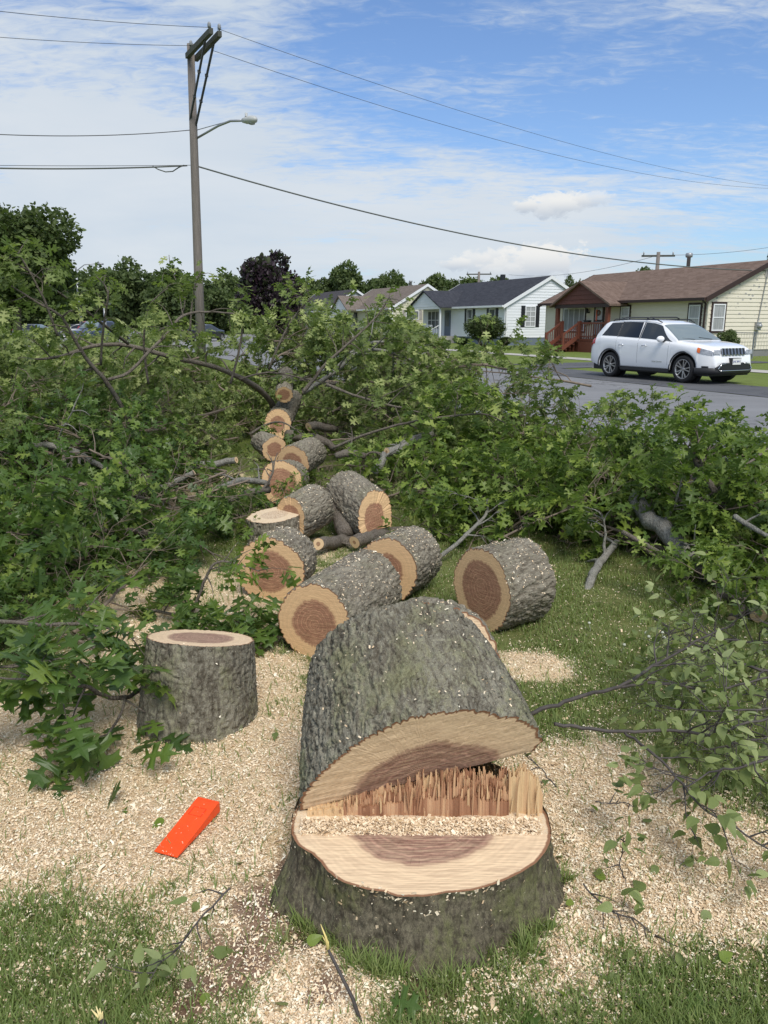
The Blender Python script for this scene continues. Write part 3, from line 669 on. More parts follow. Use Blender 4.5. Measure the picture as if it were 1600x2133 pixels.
bark_part(S, [M['bark']], butt, 240, 78, Mw, lo=.2, size=.0042)
V, Fs, rn = face_disc(S[0], (Cn[0], Cn[1]-.01, 0), 16)
rr_ = np.hypot((V[:, 0]-.02), (V[:, 1]+.05)*1.05)
V[:, 2] = np.clip(-V[:, 1]-.01, 0, 1)*1.0+.0015*perlin(V*np.array([1, 6, 1]), 12, 3)
mb = MB(); mb.add(V, Fs); mb.attr['rn'] = rn; mb.build('back_cut', M['cut_pale'], butt)
V, Fs, rn = face_disc(S[-1], (Fc_[0], Fc_[1], Lb), 8); mb = MB(); mb.add(V, [f[::-1] for f in Fs]); mb.attr['rn'] = rn; mb.build('cut_face', M['cut_pale'], butt)
# short slice of trunk just behind the butt
GRP = 'bucked oak logs lying behind the stump'
make_log('thin pale slice of trunk propped right behind the trunk butt', G(900, 1398, .275), Vector(G(900, 1398, .275))+Vector((.0, .12, -.02)), .272, .272, 91, name='trunk_slice', group=None, face=M['cut_pale'], chips=100)
# --- the bucked logs
def lg(label, px, py, r0, r1, L, az, el=0., zc=None, **k):
    zc = r0-.015 if zc is None else zc; p = Vector(G(px, py, zc)); d = Vector((sin(R(az))*cos(R(el)), cos(R(az))*cos(R(el)), sin(R(el))))
    return make_log(label, p, p+d*L, r0, r1, k.pop('seed'), **k)
lg('log with a brown ringed end between the two upright stubs, sprig of leaves before it', 563, 1190, .205, .19, .30, 12, seed=11, chips=900, centre=(.02, -.05))
lg('long log pointing at the camera directly behind the trunk butt', 655, 1298, .198, .20, .62, 24, seed=12, chips=1500, nz=80, centre=(.0, -.05))
lg('log half hidden behind the long log, bark torn at its upper rim', 808, 1192, .195, .19, .36, 28, seed=13, chips=1100, centre=(.1, 0))
lg('fat log lying by itself on the grass at right, deeply furrowed bark', 1001, 1228, .228, .228, .33, 56, seed=14, chips=1100, amp=.009, kb=22, centre=(-.02, .03), lump=.03)
p = G(419, 1492, 0); make_log('upright log section standing alone in sawdust left of the big stump', (p[0]+.01, p[1]+.02, .345), (p[0]-.01, p[1]-.02, -.02), .212, .245, 15, chips=60, face=M['cut_pale'], n0=(-.02, .15), up=(0, 1, 0), kb=32, amp=.006, nth=200, nz=70, lump=.03, bark=M['bark'])
p = G(569, 1150, 0); make_log('upright log with a sloping sawdust covered top behind the brown ringed log', (p[0], p[1]+.15, .24), (p[0]+.01, p[1]+.15, -.02), .195, .20, 16, chips=20, face=M['cut_dusty'], n0=(.05, -.06), up=(0, 1, 0), kb=14)
lg('short forked log with striped cut face behind the sloping topped stub', 606, 1082, .165, .165, .30, 38, 12, seed=17, zc=.20, chips=600, n0=(.15, .3))
lg('log with a wide dark centre leaning on the round log behind it', 585, 1004, .19, .17, .26, 14, -4, seed=18, zc=.24, chips=150, n0=(0, .12), centre=(-.05, -.1))
lg('round log standing behind the leaning one with bark up its side', 610, 964, .165, .14, .42, 22, 6, seed=19, zc=.34, chips=60, centre=(.1, -.1))
lg('big crooked log with its cut end turned down to the right', 783, 1078, .185, .19, .50, -30, 10, seed=20, zc=.19, chips=300, n0=(-.35, .35), lump=.08, centre=(.2, 0))
lg('small log end half buried under twigs above the round log', 571, 936, .12, .10, .35, -30, 5, seed=22, zc=.42, chips=0, nth=80, nz=20)
lg('split brown log wedged below the small round limb end', 578, 884, .155, .11, .9, 6, 14, seed=23, zc=.46, chips=60, n0=(0, .5), lump=.08, nth=90, nz=40)
lg('small round log end highest in the row of logs', 591, 822, .098, .085, .6, -4, 20, seed=24, zc=.80, chips=0, nth=80, nz=30)
# --- orange felling wedge
wr = empty('felling_wedge', G(397, 1737, .0), 0, 'bright orange plastic felling wedge lying on the sawdust', 'wedge')
a0 = Vector(G(346, 1790, .012)); a1 = Vector(G(437, 1686, .025)); ax = (a1-a0); Lw = ax.length; ax.normalize()
wr.location = a0; wr.rotation_euler = (0, 0, atan2(ax.y, ax.x))
M['orange'] = mat('orange plastic', (.95, .085, .008), .38, spec=.5, noise=(35, (.86, .065, .006), .5), bump=(160, .06))
Wd = .082; mb = MB(); prof = [(0, .004), (.012, .007), (Lw*.5, .022), (Lw*.93, .038), (Lw*.985, .038), (Lw, .033)]
def wsec(x, h, k=1.): y = Wd/2*k; return [(x, -y, 0.), (x, y, 0.), (x, y, h-.0015), (x, y-.003, h), (x, -y+.003, h), (x, -y, h-.0015)]
P = [wsec(x, h, .97 if i == 5 else 1) for i, (x, h) in enumerate(prof)]
mb.grid(P, closed=True, smooth=False); nn = 6; base = 0
mb.f.append([5, 4, 3, 2, 1, 0]); mb.mi.append(0); mb.sm.append(False); mb.f.append([30+i for i in range(6)]); mb.mi.append(0); mb.sm.append(False)
o = mb.build('body', M['orange'], wr); o.location.z = .016
mb = MB(); top = lambda x: np.interp(x, [p_[0] for p_ in prof], [p_[1] for p_ in prof])+.016
for (xa, xb, ya, yb) in ((.66, .665, -.02, .026), (.80, .805, -.02, .026), (.66, .80, -.021, -.018), (.66, .80, .024, .027)):
    xa, xb = xa*Lw, xb*Lw; mb.add([(xa, ya, top(xa)+.001), (xb, ya, top(xb)+.001), (xb, yb, top(xb)+.001), (xa, yb, top(xa)+.001), (xa, ya, top(xa)-.002), (xb, ya, top(xb)-.002), (xb, yb, top(xb)-.002), (xa, yb, top(xa)-.002)],
           [(0, 1, 2, 3), (0, 4, 5, 1), (1, 5, 6, 2), (2, 6, 7, 3), (3, 7, 4, 0)])
mb.build('raised_border', mat('orange ridge', (.72, .045, .006), .4), wr)
mb = MB(); r_ = random.Random(8)
for i in range(28):
    x = r_.random()**1.6*Lw*.95; y = r_.uniform(-Wd/2+.004, Wd/2-.004); z = top(x)+.0015; a = r_.random()*3.14; s_ = r_.uniform(.001, .0025)
    mb.add([(x-cos(a)*s_, y-sin(a)*s_, z), (x+sin(a)*s_*.5, y-cos(a)*s_*.5, z+.0008), (x+cos(a)*s_, y+sin(a)*s_, z+.0004), (x-sin(a)*s_*.5, y+cos(a)*s_*.5, z)], [(0, 1, 2, 3)])
mb.attr['rnd'] = [.6]*112; mb.build('sawdust_flecks', M['chip'], wr)
# ------------------------------------------------------------------ houses
def siding(name, col, stain=None):
    m, t = new(name); co = t.n('ShaderNodeTexCoord').outputs['Object']
    n = t.noise(t.mapping(co, (.6, .6, 3)), 2.2, 5, .6); n2 = t.noise(co, 30, 3, .6)
    c = t.mix(t.m('MULTIPLY', t.step(n, .3, .75), .25), col, tuple(k*.80 for k in col))
    if stain:
        vo = t.n('ShaderNodeTexVoronoi', {'Vector': t.mapping(co, (1, 3.2, 5.3)), 'Scale': 1.1, 'Randomness': 1.}).outputs
        sx_ = t.n('ShaderNodeSeparateXYZ', {0: co}).outputs
        a = t.m('MULTIPLY', t.m('SUBTRACT', 1., t.step(vo['Distance'], .22, .34)), t.step(t.noise(co, 1.1, 3, .6), .42, .50))
        a = t.m('MULTIPLY', a, t.step(t.m('ADD', sx_[2], t.m('MULTIPLY', sx_[1], .15)), 1.6, 2.6))
        a = t.m('MULTIPLY', a, t.step(sx_[0], stain-.5, stain-.3))
        c = t.mix(t.m('MULTIPLY', a, .8), c, (.27, .27, .28))
    finish(t, Base_Color=c, Roughness=.6, Specular_IOR_Level=.25); return m
def shingles(name, a, b_):
    m, t = new(name); co = t.n('ShaderNodeTexCoord').outputs['Object']
    br = t.n('ShaderNodeTexBrick', {'Vector': t.mapping(co, (1, 1, 1)), 'Scale': 3.2, 'Mortar Size': .012, 'Color1': (*a, 1), 'Color2': (*b_, 1), 'Mortar': (*[k*.5 for k in a], 1), 'Bias': 0., 'Brick Width': .9, 'Row Height': .42}).outputs
    n = t.noise(co, 7, 5, .7); n2 = t.noise(co, .6, 3, .6)
    c = t.mix(t.m('MULTIPLY', t.step(n, .3, .7), .6), br['Color'], b_)
    c = t.mix(t.m('MULTIPLY', n2, .35), c, tuple(k*.7 for k in a))
    finish(t, Base_Color=c, Roughness=.95, Specular_IOR_Level=.1); return m
M['white'] = mat('white paint', (.74, .75, .76), .5)
M['trimdark'] = mat('dark brown trim', (.035, .016, .012), .5)
M['glassdark'] = mat('window glass', (.10, .11, .12), .06, spec=.8, noise=(2.2, (.22, .22, .21), .7, (3, 3, .6)))
M['curtain'] = mat('curtained window', (.24, .25, .26), .12, spec=.8, noise=(1.2, (.42, .43, .43), .9, (14, 14, .5)))
M['found'] = mat('painted block', (.22, .22, .21), .9, noise=(3, (.16, .16, .15), .5))
M['foundblue'] = mat('blue grey block', (.13, .16, .20), .9)
M['black'] = mat('black paint', (.012, .013, .016), .5)
M['redwood'] = mat('red brown deck stain', (.145, .042, .024), .7, noise=(5, (.20, .065, .035), .5, (1, 1, 6)))
M['redwall'] = mat('red brown gable', (.115, .036, .024), .7)
M['metal'] = mat('galvanised metal', (.35, .36, .37), .45, .6)
M['concrete'] = mat('concrete plain', (.42, .40, .36), .9, noise=(4, (.33, .31, .28), .6))

def lap(mb, along, x0, x1, z0, z1, y, out, course=.2, clip=None):
    """courses of siding: wall at constant y (along='x') or constant x (along='y'); out=+1/-1 outward"""
    k = 0; z = z0
    while z < z1-1e-3:
        zt = min(z+course, z1); a0, a1 = x0, x1; b0, b1 = x0, x1
        if clip:
            c0, c1 = clip(z); d0, d1 = clip(zt); a0, a1, b0, b1 = max(x0, c0), min(x1, c1), max(x0, d0), min(x1, d1)
            if a1-a0 < .02: break
            if b1 < b0: b0 = b1 = (b0+b1)/2
        yo, yi = y+out*.03, y+out*.006
        if along == 'x': vs = [(a0, yo, z), (a1, yo, z), (b1, yi, zt), (b0, yi, zt), (a0, yi, z), (a1, yi, z)]
        else: vs = [(yo, a0, z), (yo, a1, z), (yi, b1, zt), (yi, b0, zt), (yi, a0, z), (yi, a1, z)]
        mb.add(vs, [(0, 1, 2, 3), (4, 5, 1, 0)]); z = zt
def window(parent, wallax, a0, a1, z0, z1, y, out, frame='white', trim=None, bars=(1, 2), pane='curtain', tw=.09):
    """one window: frame (with trim) > pane"""
    def B(mb, p0, p1, q0, q1, d0, d1):
        if wallax == 'x': mb.box((p0, min(y+out*d0, y+out*d1), q0), (p1, max(y+out*d0, y+out*d1), q1))
        else: mb.box((min(y+out*d0, y+out*d1), p0, q0), (max(y+out*d0, y+out*d1), p1, q1))
    mb = MB(); mats = [M[frame]]; f = .06
    B(mb, a0, a1, z0, z0+f, .0, .075); B(mb, a0, a1, z1-f, z1, 0, .075); B(mb, a0, a0+f, z0+f, z1-f, 0, .073); B(mb, a1-f, a1, z0+f, z1-f, 0, .073)
    nx_, nz_ = bars
    for i in range(1, nx_): x = a0+(a1-a0)*i/nx_; B(mb, x-.022, x+.022, z0+f, z1-f, .0, .068)
    for i in range(1, nz_): z = z0+(z1-z0)*i/nz_; B(mb, a0+f, a1-f, z-.022, z+.022, .0, .065)
    wn = mb.build('window', mats, parent)
    if trim:
        mb = MB(); B(mb, a0-tw, a0-.002, z0-tw, z1+tw, 0, .055); B(mb, a1+.002, a1+tw, z0-tw, z1+tw, 0, .055); B(mb, a0-.002, a1+.002, z1+.002, z1+tw, 0, .053); B(mb, a0-.002, a1+.002, z0-tw, z0-.002, 0, .07)
        mb.build('trim', M[trim], wn)
    mb = MB(); B(mb, a0+f, a1-f, z0+f, z1-f, .035, .045); mb.build('pane', M[pane], wn)
    return wn
def shutters(parent, wallax, a0, a1, z0, z1, y, out, w_=.32, mt='black'):
    for (p0, p1) in ((a0-w_-.03, a0-.03), (a1+.03, a1+w_+.03)):
        mb = MB(); k = 0; z = z0
        def B(p0, p1, q0, q1, d0, d1):
            if wallax == 'x': mb.box((p0, min(y+out*d0, y+out*d1), q0), (p1, max(y+out*d0, y+out*d1), q1))
            else: mb.box((min(y+out*d0, y+out*d1), p0, q0), (max(y+out*d0, y+out*d1), p1, q1))
        B(p0, p1, z0, z1, .0, .045); B(p0+.04, p1-.04, z0+.05, z1-.05, .045, .05)
        while z < z1-.1: B(p0+.04, p1-.04, z+.06, z+.085, .05, .062); z += .07
        mb.build('shutter', M[mt], parent)
def gable_roof(parent, L, W, eave, ridge, mt, over=.35, rake=.25, th=.10, fascia='white', x0=0.):
    mb = MB(); s = (ridge-eave)/(W/2)
    for sgn in (0, 1):
        ye, yr = (-over, W/2) if sgn == 0 else (W+over, W/2)
        ze = eave-over*s; P = [(x0-rake, ye, ze+.03), (L+rake, ye, ze+.03), (L+rake, yr, ridge+.03), (x0-rake, yr, ridge+.03)]
        Q = [(x, y, z+th) for x, y, z in P]
        mb.add(P+Q, [(3, 2, 1, 0), (4, 5, 6, 7), (0, 1, 5, 4), (1, 2, 6, 5), (3, 0, 4, 7)] if sgn == 0 else [(0, 1, 2, 3), (7, 6, 5, 4), (1, 0, 4, 5), (2, 1, 5, 6), (0, 3, 7, 4)])
    rf = mb.build('roof', mt, parent)
    for x in (x0-rake-.03, L+rake+.003):
        for ye, yr in ((-over, W/2), (W+over, W/2)):
            mb = MB(); ze = eave-over*s; mb.add([(x, ye, ze-.10), (x, yr, ridge-.10), (x, yr, ridge+.145), (x, ye, ze+.145), (x+.027, ye, ze-.10), (x+.027, yr, ridge-.10), (x+.027, yr, ridge+.145), (x+.027, ye, ze+.145)],
                                         [(0, 1, 2, 3), (7, 6, 5, 4), (3, 2, 6, 7), (0, 3, 7, 4), (1, 0, 4, 5)]); mb.build('rake_board', M[fascia], rf)
    mb = MB(); ze = eave-over*s; mb.box((x0-rake, -over-.12, ze+.0), (L+rake, -over-.003, ze+.13)); mb.box((x0-rake+.02, -over-.10, ze+.131), (L+rake-.02, -over-.03, ze+.135)); mb.build('gutter', M[fascia], rf)
    return rf
def house_shell(root, L, W, eave, ridge, wall, found, fh=.30, corner=None, course=.2):
    mb = MB(); lap(mb, 'x', 0, L, fh, eave, 0, -1, course); mb.build('front_wall', wall, root)
    mb = MB(); s = (ridge-eave)/(W/2)
    clip = lambda z: (0, W) if z <= eave else ((z-eave)/s, W-(z-eave)/s)
    for x, o in ((L, 1), (0, -1)):
        mb = MB(); lap(mb, 'y', 0, W, fh, ridge, x, o, course, clip); mb.build('side_wall', wall, root)
    mb = MB(); lap(mb, 'x', 0, L, fh, eave, W, 1, course); mb.build('rear_wall', wall, root)
    mb = MB(); mb.box((.01, .01, -.3), (L-.01, W-.01, fh)); mb.build('foundation', found, root)
    cm = corner or wall
    for x in (0, L):
        mb = MB(); mb.box((x-.045 if x else -.035, -.036, fh), (x+.035 if x else .045, .04, eave)); mb.build('corner_board', cm, root)
    mb = MB(); mb.box((.02, .02, eave-.25), (L-.02, W-.02, eave-.2)); mb.build('ceiling', M['white'], root)

XA = np.array([.40, -.917])                      # along a facade towards the camera
def hroot(corner, L, label, rz=None, name='house'):
    rz = atan2(-.917, .40) if rz is None else rz
    o = Vector((corner[0], corner[1], 0))-Vector((cos(rz), sin(rz), 0))*L
    return empty(name, o, rz, label, 'house')
def downspout(parent, x, y, z1, mt):
    mb = MB(); mb.beam((x, y, .1), (x, y, z1), .07, .05); mb.beam((x, y, z1-.03), (x, y-.3, z1+.18), .07, .05); mb.build('downspout', mt, parent)

# the cream house with the brown roof
L, W = 12.8, 7.2; Hb = hroot((15.1, 37.0), L, 'cream sided bungalow with brown shingle roof and red brown front porch')
cream = siding('cream siding', (.70, .65, .53), L)
M['brownroof'] = shingles('brown shingles', (.125, .085, .066), (.215, .155, .125))
house_shell(Hb, L, W, 2.78, 4.38, cream, M['found'], .33, course=.185)
rf = gable_roof(Hb, L, W, 2.78, 4.38, M['brownroof'], .42, .22, fascia='trimdark')
mb = MB(); mb.lathe([(.0, 4.2), (.10, 4.2), (.10, 5.05), (.17, 5.07), (.19, 5.12), (.19, 5.24), (.15, 5.29), (0, 5.3)], 14, Matrix.Translation((6.9, 4.3, 0))); mb.build('roof_vent', M['metal'], rf)
fx = lambda t: L-t
window(Hb, 'x', fx(1.12), fx(.42), 1.18, 2.42, 0, -1, trim='trimdark')
window(Hb, 'x', fx(5.95), fx(5.30), 1.45, 2.42, 0, -1, trim='trimdark')
window(Hb, 'x', fx(11.0), fx(9.0), 1.12, 2.42, 0, -1, trim='trimdark', bars=(4, 1))
window(Hb, 'y', .26, 1.02, 1.22, 2.45, L, 1, trim='trimdark')
window(Hb, 'y', 4.9, 5.7, 1.22, 2.45, L, 1, trim='trimdark')
downspout(Hb, L-.12, -.08, 2.5, M['trimdark'])
dr = MB(); dr.box((fx(8.15), -.09, .75), (fx(7.30), -.02, 2.55)); dr = dr.build('door', M['trimdark'], Hb)
mb = MB(); mb.box((fx(8.03), -.10, 1.75), (fx(7.42), -.092, 2.42)); mb.box((fx(8.03), -.10, .95), (fx(7.42), -.092, 1.64)); mb.build('door_glass', M['curtain'], dr)
mb = MB(); mb.lathe([(.10, .0), (.15, .04), (.17, .09), (.15, .13), (.10, .15)], 16, Matrix.Translation((fx(7.72), -.17, 2.12)) , axis='y'); mb.build('wreath', mat('faded wreath', (.16, .12, .09), .9, noise=(20, (.30, .12, .07), .8)), dr)
mb = MB(); mb.box((fx(7.93), -.125, 1.70), (fx(7.84), -.101, 2.30)); mb.build('ribbon', mat('coral ribbon', (.75, .17, .10), .7), dr)
mb = MB(); mb.box((fx(8.05)+.66, -.16, 1.55), (fx(8.05)+.70, -.09, 1.68)); mb.build('door_handle', M['metal'], dr)
mb = MB(); mb.box((fx(8.72), -.20, 2.12), (fx(8.60), -.03, 2.2)); mb.lathe([(.03, 2.0), (.07, 2.03), (.075, 2.16), (.04, 2.24), (0, 2.27)], 10, Matrix.Translation((fx(8.66), -.16, .12))); mb.build('porch_light', M['black'], Hb)
mb = MB(); mb.box((fx(8.86), -.22, 1.52), (fx(8.44), -.03, 1.70)); mb.box((fx(8.88), -.23, 1.70), (fx(8.42), -.03, 1.73)); mb.build('mailbox', M['black'], Hb)
# porch: gable roof, posts, deck, railings, stairs
PX0, PX1, PD = fx(10.42), fx(5.8), .95
pr = MB(); zc, pk = 2.62, 3.72; xm = (PX0+PX1)/2
for a, b_ in ((PX0-.35, xm), (PX1+.35, xm)):
    za = zc-.35*(pk-zc)/(xm-PX0)
    P = [(a, -PD-.3, za), (b_, -PD-.3, pk), (b_, 2.2, pk), (a, .35, za)]; Q = [(x, y, z+.11) for x, y, z in P]
    pr.add(P+Q, [(0, 1, 2, 3), (7, 6, 5, 4), (0, 4, 5, 1), (3, 0, 4, 7)] if a < xm else [(3, 2, 1, 0), (4, 5, 6, 7), (1, 5, 4, 0), (4, 0, 3, 7)])
prf = pr.build('porch_roof', M['brownroof'], Hb)
mb = MB(); lap(mb, 'x', PX0-.1, PX1+.1, zc-.02, pk-.04, -PD-.12, -1, .24, lambda z: (PX0-.1+(z-zc)*(xm-PX0+.1)/(pk-zc), PX1+.1-(z-zc)*(xm-PX0+.1)/(pk-zc))); mb.build('porch_gable', M['redwall'], prf)
mb = MB(); mb.box((PX0-.1, -PD-.11, zc-.22), (PX1+.1, -PD+.08, zc-.03)); mb.box((PX0-.05, -PD+.085, zc-.2), (PX0+.10, -.04, zc-.04)); mb.box((PX1-.10, -PD+.085, zc-.2), (PX1+.05, -.04, zc-.04)); mb.build('porch_beam', M['trimdark'], prf)
for x in (PX0+.08, PX1-.12):
    mb = MB(); mb.box((x-.11, -PD-.08, -.1), (x+.11, -PD+.10, zc-.225)); mb.build('porch_post', M['redwood'], Hb)
mb = MB(); mb.box((PX0, -PD-.05, .62), (PX1, -.04, .72)); mb.box((PX0+.2, -PD, .0), (PX1-.2, -PD+.05, .61)); mb.build('porch_deck', M['redwood'], Hb)
def rail(p, q, n, h=.85, name='porch_railing'):
    mb = MB(); p, q = Vector(p), Vector(q); mb.beam(p+Vector((0, 0, h)), q+Vector((0, 0, h)), .06, .10); mb.beam(p+Vector((0, 0, .12)), q+Vector((0, 0, .12)), .05, .07)
    for i in range(n+1):
        a = p.lerp(q, i/n); wd = .11 if i in (0, n) else .04; mb.beam(a, a+Vector((0, 0, h+(.12 if i in (0, n) else -.02))), wd, wd)
    mb.build(name, M['redwood'], Hb)
SX0, SX1 = fx(9.75), fx(8.25)
rail((SX1+.06, -PD, .72), (PX1-.25, -PD, .72), 11); rail((PX0+.25, -PD, .72), (SX0-.06, -PD, .72), 3)
mb = MB(); mb.box((PX0+.2, -PD-.04, .0), (SX0, -PD-.005, .6)); mb.build('porch_skirt', M['redwood'], Hb); mb = MB(); mb.box((SX1, -PD-.04, .0), (PX1-.25, -PD-.005, .6)); mb.build('porch_skirt', M['redwood'], Hb)
for i in range(4):
    mb = MB(); z = .58-.145*i; y = -PD-.06-.25*(i+1); mb.box((SX0, y, z-.04), (SX1, y+.30, z)); mb.box((SX0+.03, y+.03, -.02), (SX1-.03, y+.05, z-.041)); mb.build('step', M['redwood'], Hb)
for x in (SX0-.05, SX1+.05):
    p, q = Vector((x, -PD-.12, .72)), Vector((x, -PD-1.12, .10)); mb = MB(); mb.beam(p+Vector((0, 0, .85)), q+Vector((0, 0, .85)), .06, .10); mb.beam(p+Vector((0, 0, .1)), q+Vector((0, 0, .1)), .05, .22)
    for i in range(8):
        a = p.lerp(q, i/7); wd = .11 if i in (0, 7) else .04; mb.beam(a, a+Vector((0, 0, .95 if i in (0, 7) else .82)), wd, wd)
    mb.build('stair_railing', M['redwood'], Hb)
# meter, service conduit, on the gable wall
mb = MB(); mb.box((L+.03, 3.05, 1.25), (L+.16, 3.35, 1.62)); mb.lathe([(.11, 0), (.11, .07), (.09, .12), (0, .13)], 14, Matrix.Translation((L+.16, 3.2, 1.44)) @ Matrix.Rotation(-pi/2, 4, 'Z'), axis='y'); mb.beam((L+.06, 3.2, .4), (L+.06, 3.2, 1.25), .04, .04); mb.beam((L+.06, 3.2, 1.62), (L+.06, 3.5, 4.05), .035, .035); mb.build('electric_meter', M['metal'], Hb)
mb = MB(); mb.box((L+.025, 3.35, 3.72), (L+.05, 3.85, 4.05)); mb.build('gable_vent', M['concrete'], Hb)

# white house with the charcoal roof
L2, W2 = 13.2, 7.2; Hw = hroot((8.7, 56.3), L2, 'white sided house with charcoal roof and black shutters behind the round bush')
M['charroof'] = shingles('charcoal shingles', (.035, .037, .046), (.065, .068, .080))
M['tanroof'] = shingles('tan shingles', (.14, .115, .095), (.21, .175, .15))
M['greyroof'] = shingles('slate shingles', (.05, .047, .050), (.085, .08, .085))
wht = siding('white siding', (.74, .76, .78))
house_shell(Hw, L2, W2, 2.85, 4.75, wht, M['foundblue'], .55, M['white'])
rf = gable_roof(Hw, L2, W2, 2.85, 4.75, M['charroof'], .35, .15)
mb = MB(); mb.box((5.9, 3.9, 4.2), (6.2, 4.2, 5.35)); mb.build('chimney', M['black'], rf)
window(Hw, 'y', 1.55, 2.42, 1.30, 2.75, L2, 1, bars=(2, 4)); shutters(Hw, 'y', 1.55, 2.42, 1.28, 2.78, L2, 1)
for a in (7.6, 10.9): window(Hw, 'x', a, a+.85, 1.25, 2.6, 0, -1, bars=(1, 2), pane='glassdark'); shutters(Hw, 'x', a, a+.85, 1.23, 2.62, 0, -1, .34)
downspout(Hw, L2-.1, -.08, 2.6, M['white'])
def porch(root, x0, x1, dep, zc, pk, roofm, wallm, gm, steps=True, door=(0, 0), win=None, doorm='trimdark', inset=0):
    xm = (x0+x1)/2; mb = MB()
    for a in (x0-.3, x1+.3):
        za = zc-.3*(pk-zc)/(xm-x0); P = [(a, -dep-.25, za), (xm, -dep-.25, pk), (xm, 2.4, pk), (a, .3, za)]; Q = [(x, y, z+.1) for x, y, z in P]
        mb.add(P+Q, [(0, 1, 2, 3), (7, 6, 5, 4), (0, 4, 5, 1), (3, 0, 4, 7)] if a < xm else [(3, 2, 1, 0), (4, 5, 6, 7), (1, 5, 4, 0), (4, 0, 3, 7)])
    rf = mb.build('porch_roof', roofm, root)
    mb = MB(); lap(mb, 'x', x0, x1, zc, pk-.03, -dep-.05, -1, .2, lambda z: (x0+(z-zc)*(xm-x0)/(pk-zc), x1-(z-zc)*(xm-x0)/(pk-zc))); mb.build('porch_gable', gm, rf)
    mb = MB(); mb.box((x0, -dep-.06, zc-.2), (x1, -dep+.06, zc-.005)); mb.build('porch_beam', M['white'], rf)
    for x in (x0+.07, x1-.07):
        mb = MB(); mb.box((x-.07, -dep-.05, 0), (x+.07, -dep+.06, zc-.2)); mb.build('porch_post', M['white'], root)
    mb = MB(); mb.box((x0, -dep, 0), (x1, -.035, .55)); mb.build('porch_floor', M['concrete'], root)
    xs0, xs1 = x1-1.4, x1-.2
    for i in range(3):
        mb = MB(); mb.box((xs0, -dep-.3*(i+1), 0), (xs1, -dep-.3*i-.004, .41-.14*i)); mb.build('step', M['concrete'], root)
    mb = MB(); mb.beam((x0+.1, -dep, 1.4), (xs0-.05, -dep, 1.4), .04, .05); mb.beam((x0+.1, -dep, .65), (xs0-.05, -dep, .65), .03, .04)
    n = int((xs0-x0)/.14)
    for i in range(n+1): x = x0+.1+(xs0-.15-x0)*i/n; mb.beam((x, -dep, .55), (x, -dep, 1.4), .02, .02)
    for x in (xs0, xs1):
        mb.beam((x, -dep, 1.4), (x, -dep-.95, .95), .04, .05)
        for i in range(5): mb.beam((x, -dep-.22*i, .5-.1*i), (x, -dep-.22*i, 1.38-.105*i), .02, .02)
    mb.build('porch_railing', M['white'], root)
    mb = MB(); mb.box((door[0], -.09, .56), (door[1], -.03, 2.55)); d = mb.build('door', M[doorm], root)
    mb = MB(); mb.box((door[0]+.12, -.10, 1.3), (door[1]-.12, -.092, 2.4)); mb.build('door_glass', M['glassdark'], d)
    if win: window(root, 'x', *win, 0, -1, bars=(3, 2), pane='glassdark')
    return rf
M['bluedoor'] = mat('grey blue door', (.10, .13, .18), .5)
porch(Hw, .2, 5.6, 1.3, 2.85, 4.05, M['charroof'], wht, wht, door=(4.0, 4.95), win=(.9, 3.0, 1.05, 2.55), doorm='bluedoor')
# yellow house with tan roof
L3, W3 = 12.5, 6.8; Hy = hroot((.75, 70.5), L3, 'pale yellow house with tan roof and small porch, between two dark roofed ones')
yel = siding('yellow siding', (.60, .58, .43)); house_shell(Hy, L3, W3, 2.9, 4.85, yel, M['found'], .5, M['white'])
rf = gable_roof(Hy, L3, W3, 2.9, 4.85, M['tanroof'], .35, .15); mb = MB(); mb.lathe([(.12, 4.3), (.12, 5.35), (.17, 5.38), (.17, 5.5), (0, 5.55)], 10, Matrix.Translation((7.4, 4.2, 0))); mb.build('chimney', M['metal'], rf)
window(Hy, 'y', 1.3, 2.6, 1.85, 2.65, L3, 1, bars=(1, 1), pane='glassdark'); shutters(Hy, 'y', 1.3, 2.6, 1.83, 2.67, L3, 1, .3, 'concrete')
mb = MB(); mb.box((L3+.03, 3.15, 3.7), (L3+.06, 3.65, 4.3)); mb.build('gable_vent', M['concrete'], Hy)
for a in (6.7, 9.9): window(Hy, 'x', a, a+1.1, 1.75, 2.6, 0, -1, bars=(2, 1), pane='glassdark')
porch(Hy, .4, 4.6, 1.2, 2.9, 4.1, M['tanroof'], yel, M['white'], door=(3.2, 4.1), win=(.8, 2.6, 1.0, 2.5), doorm='black')
# grey green house furthest
L4, W4 = 12.5, 6.6; Hg = hroot((-6.1, 84.), L4, 'grey green house with slate roof, farthest of the four houses')
grn = siding('grey green siding', (.30, .34, .33)); house_shell(Hg, L4, W4, 2.9, 4.95, grn, M['found'], .5, M['white'])
gable_roof(Hg, L4, W4, 2.9, 4.95, M['greyroof'], .35, .2); mb = MB(); mb.box((L4+.03, 3.0, 3.9), (L4+.06, 3.6, 4.4)); mb.build('gable_vent', M['white'], Hg)
window(Hg, 'y', 2.2, 3.3, 1.4, 2.6, L4, 1, bars=(2, 2), pane='glassdark'); window(Hg, 'x', 8.5, 9.9, 1.4, 2.6, 0, -1, bars=(2, 2), pane='glassdark')
porch(Hg, .6, 4.2, 1.2, 2.9, 4.1, M['greyroof'], grn, M['white'], door=(3.0, 3.9), win=(.9, 2.4, 1.0, 2.5), doorm='black')

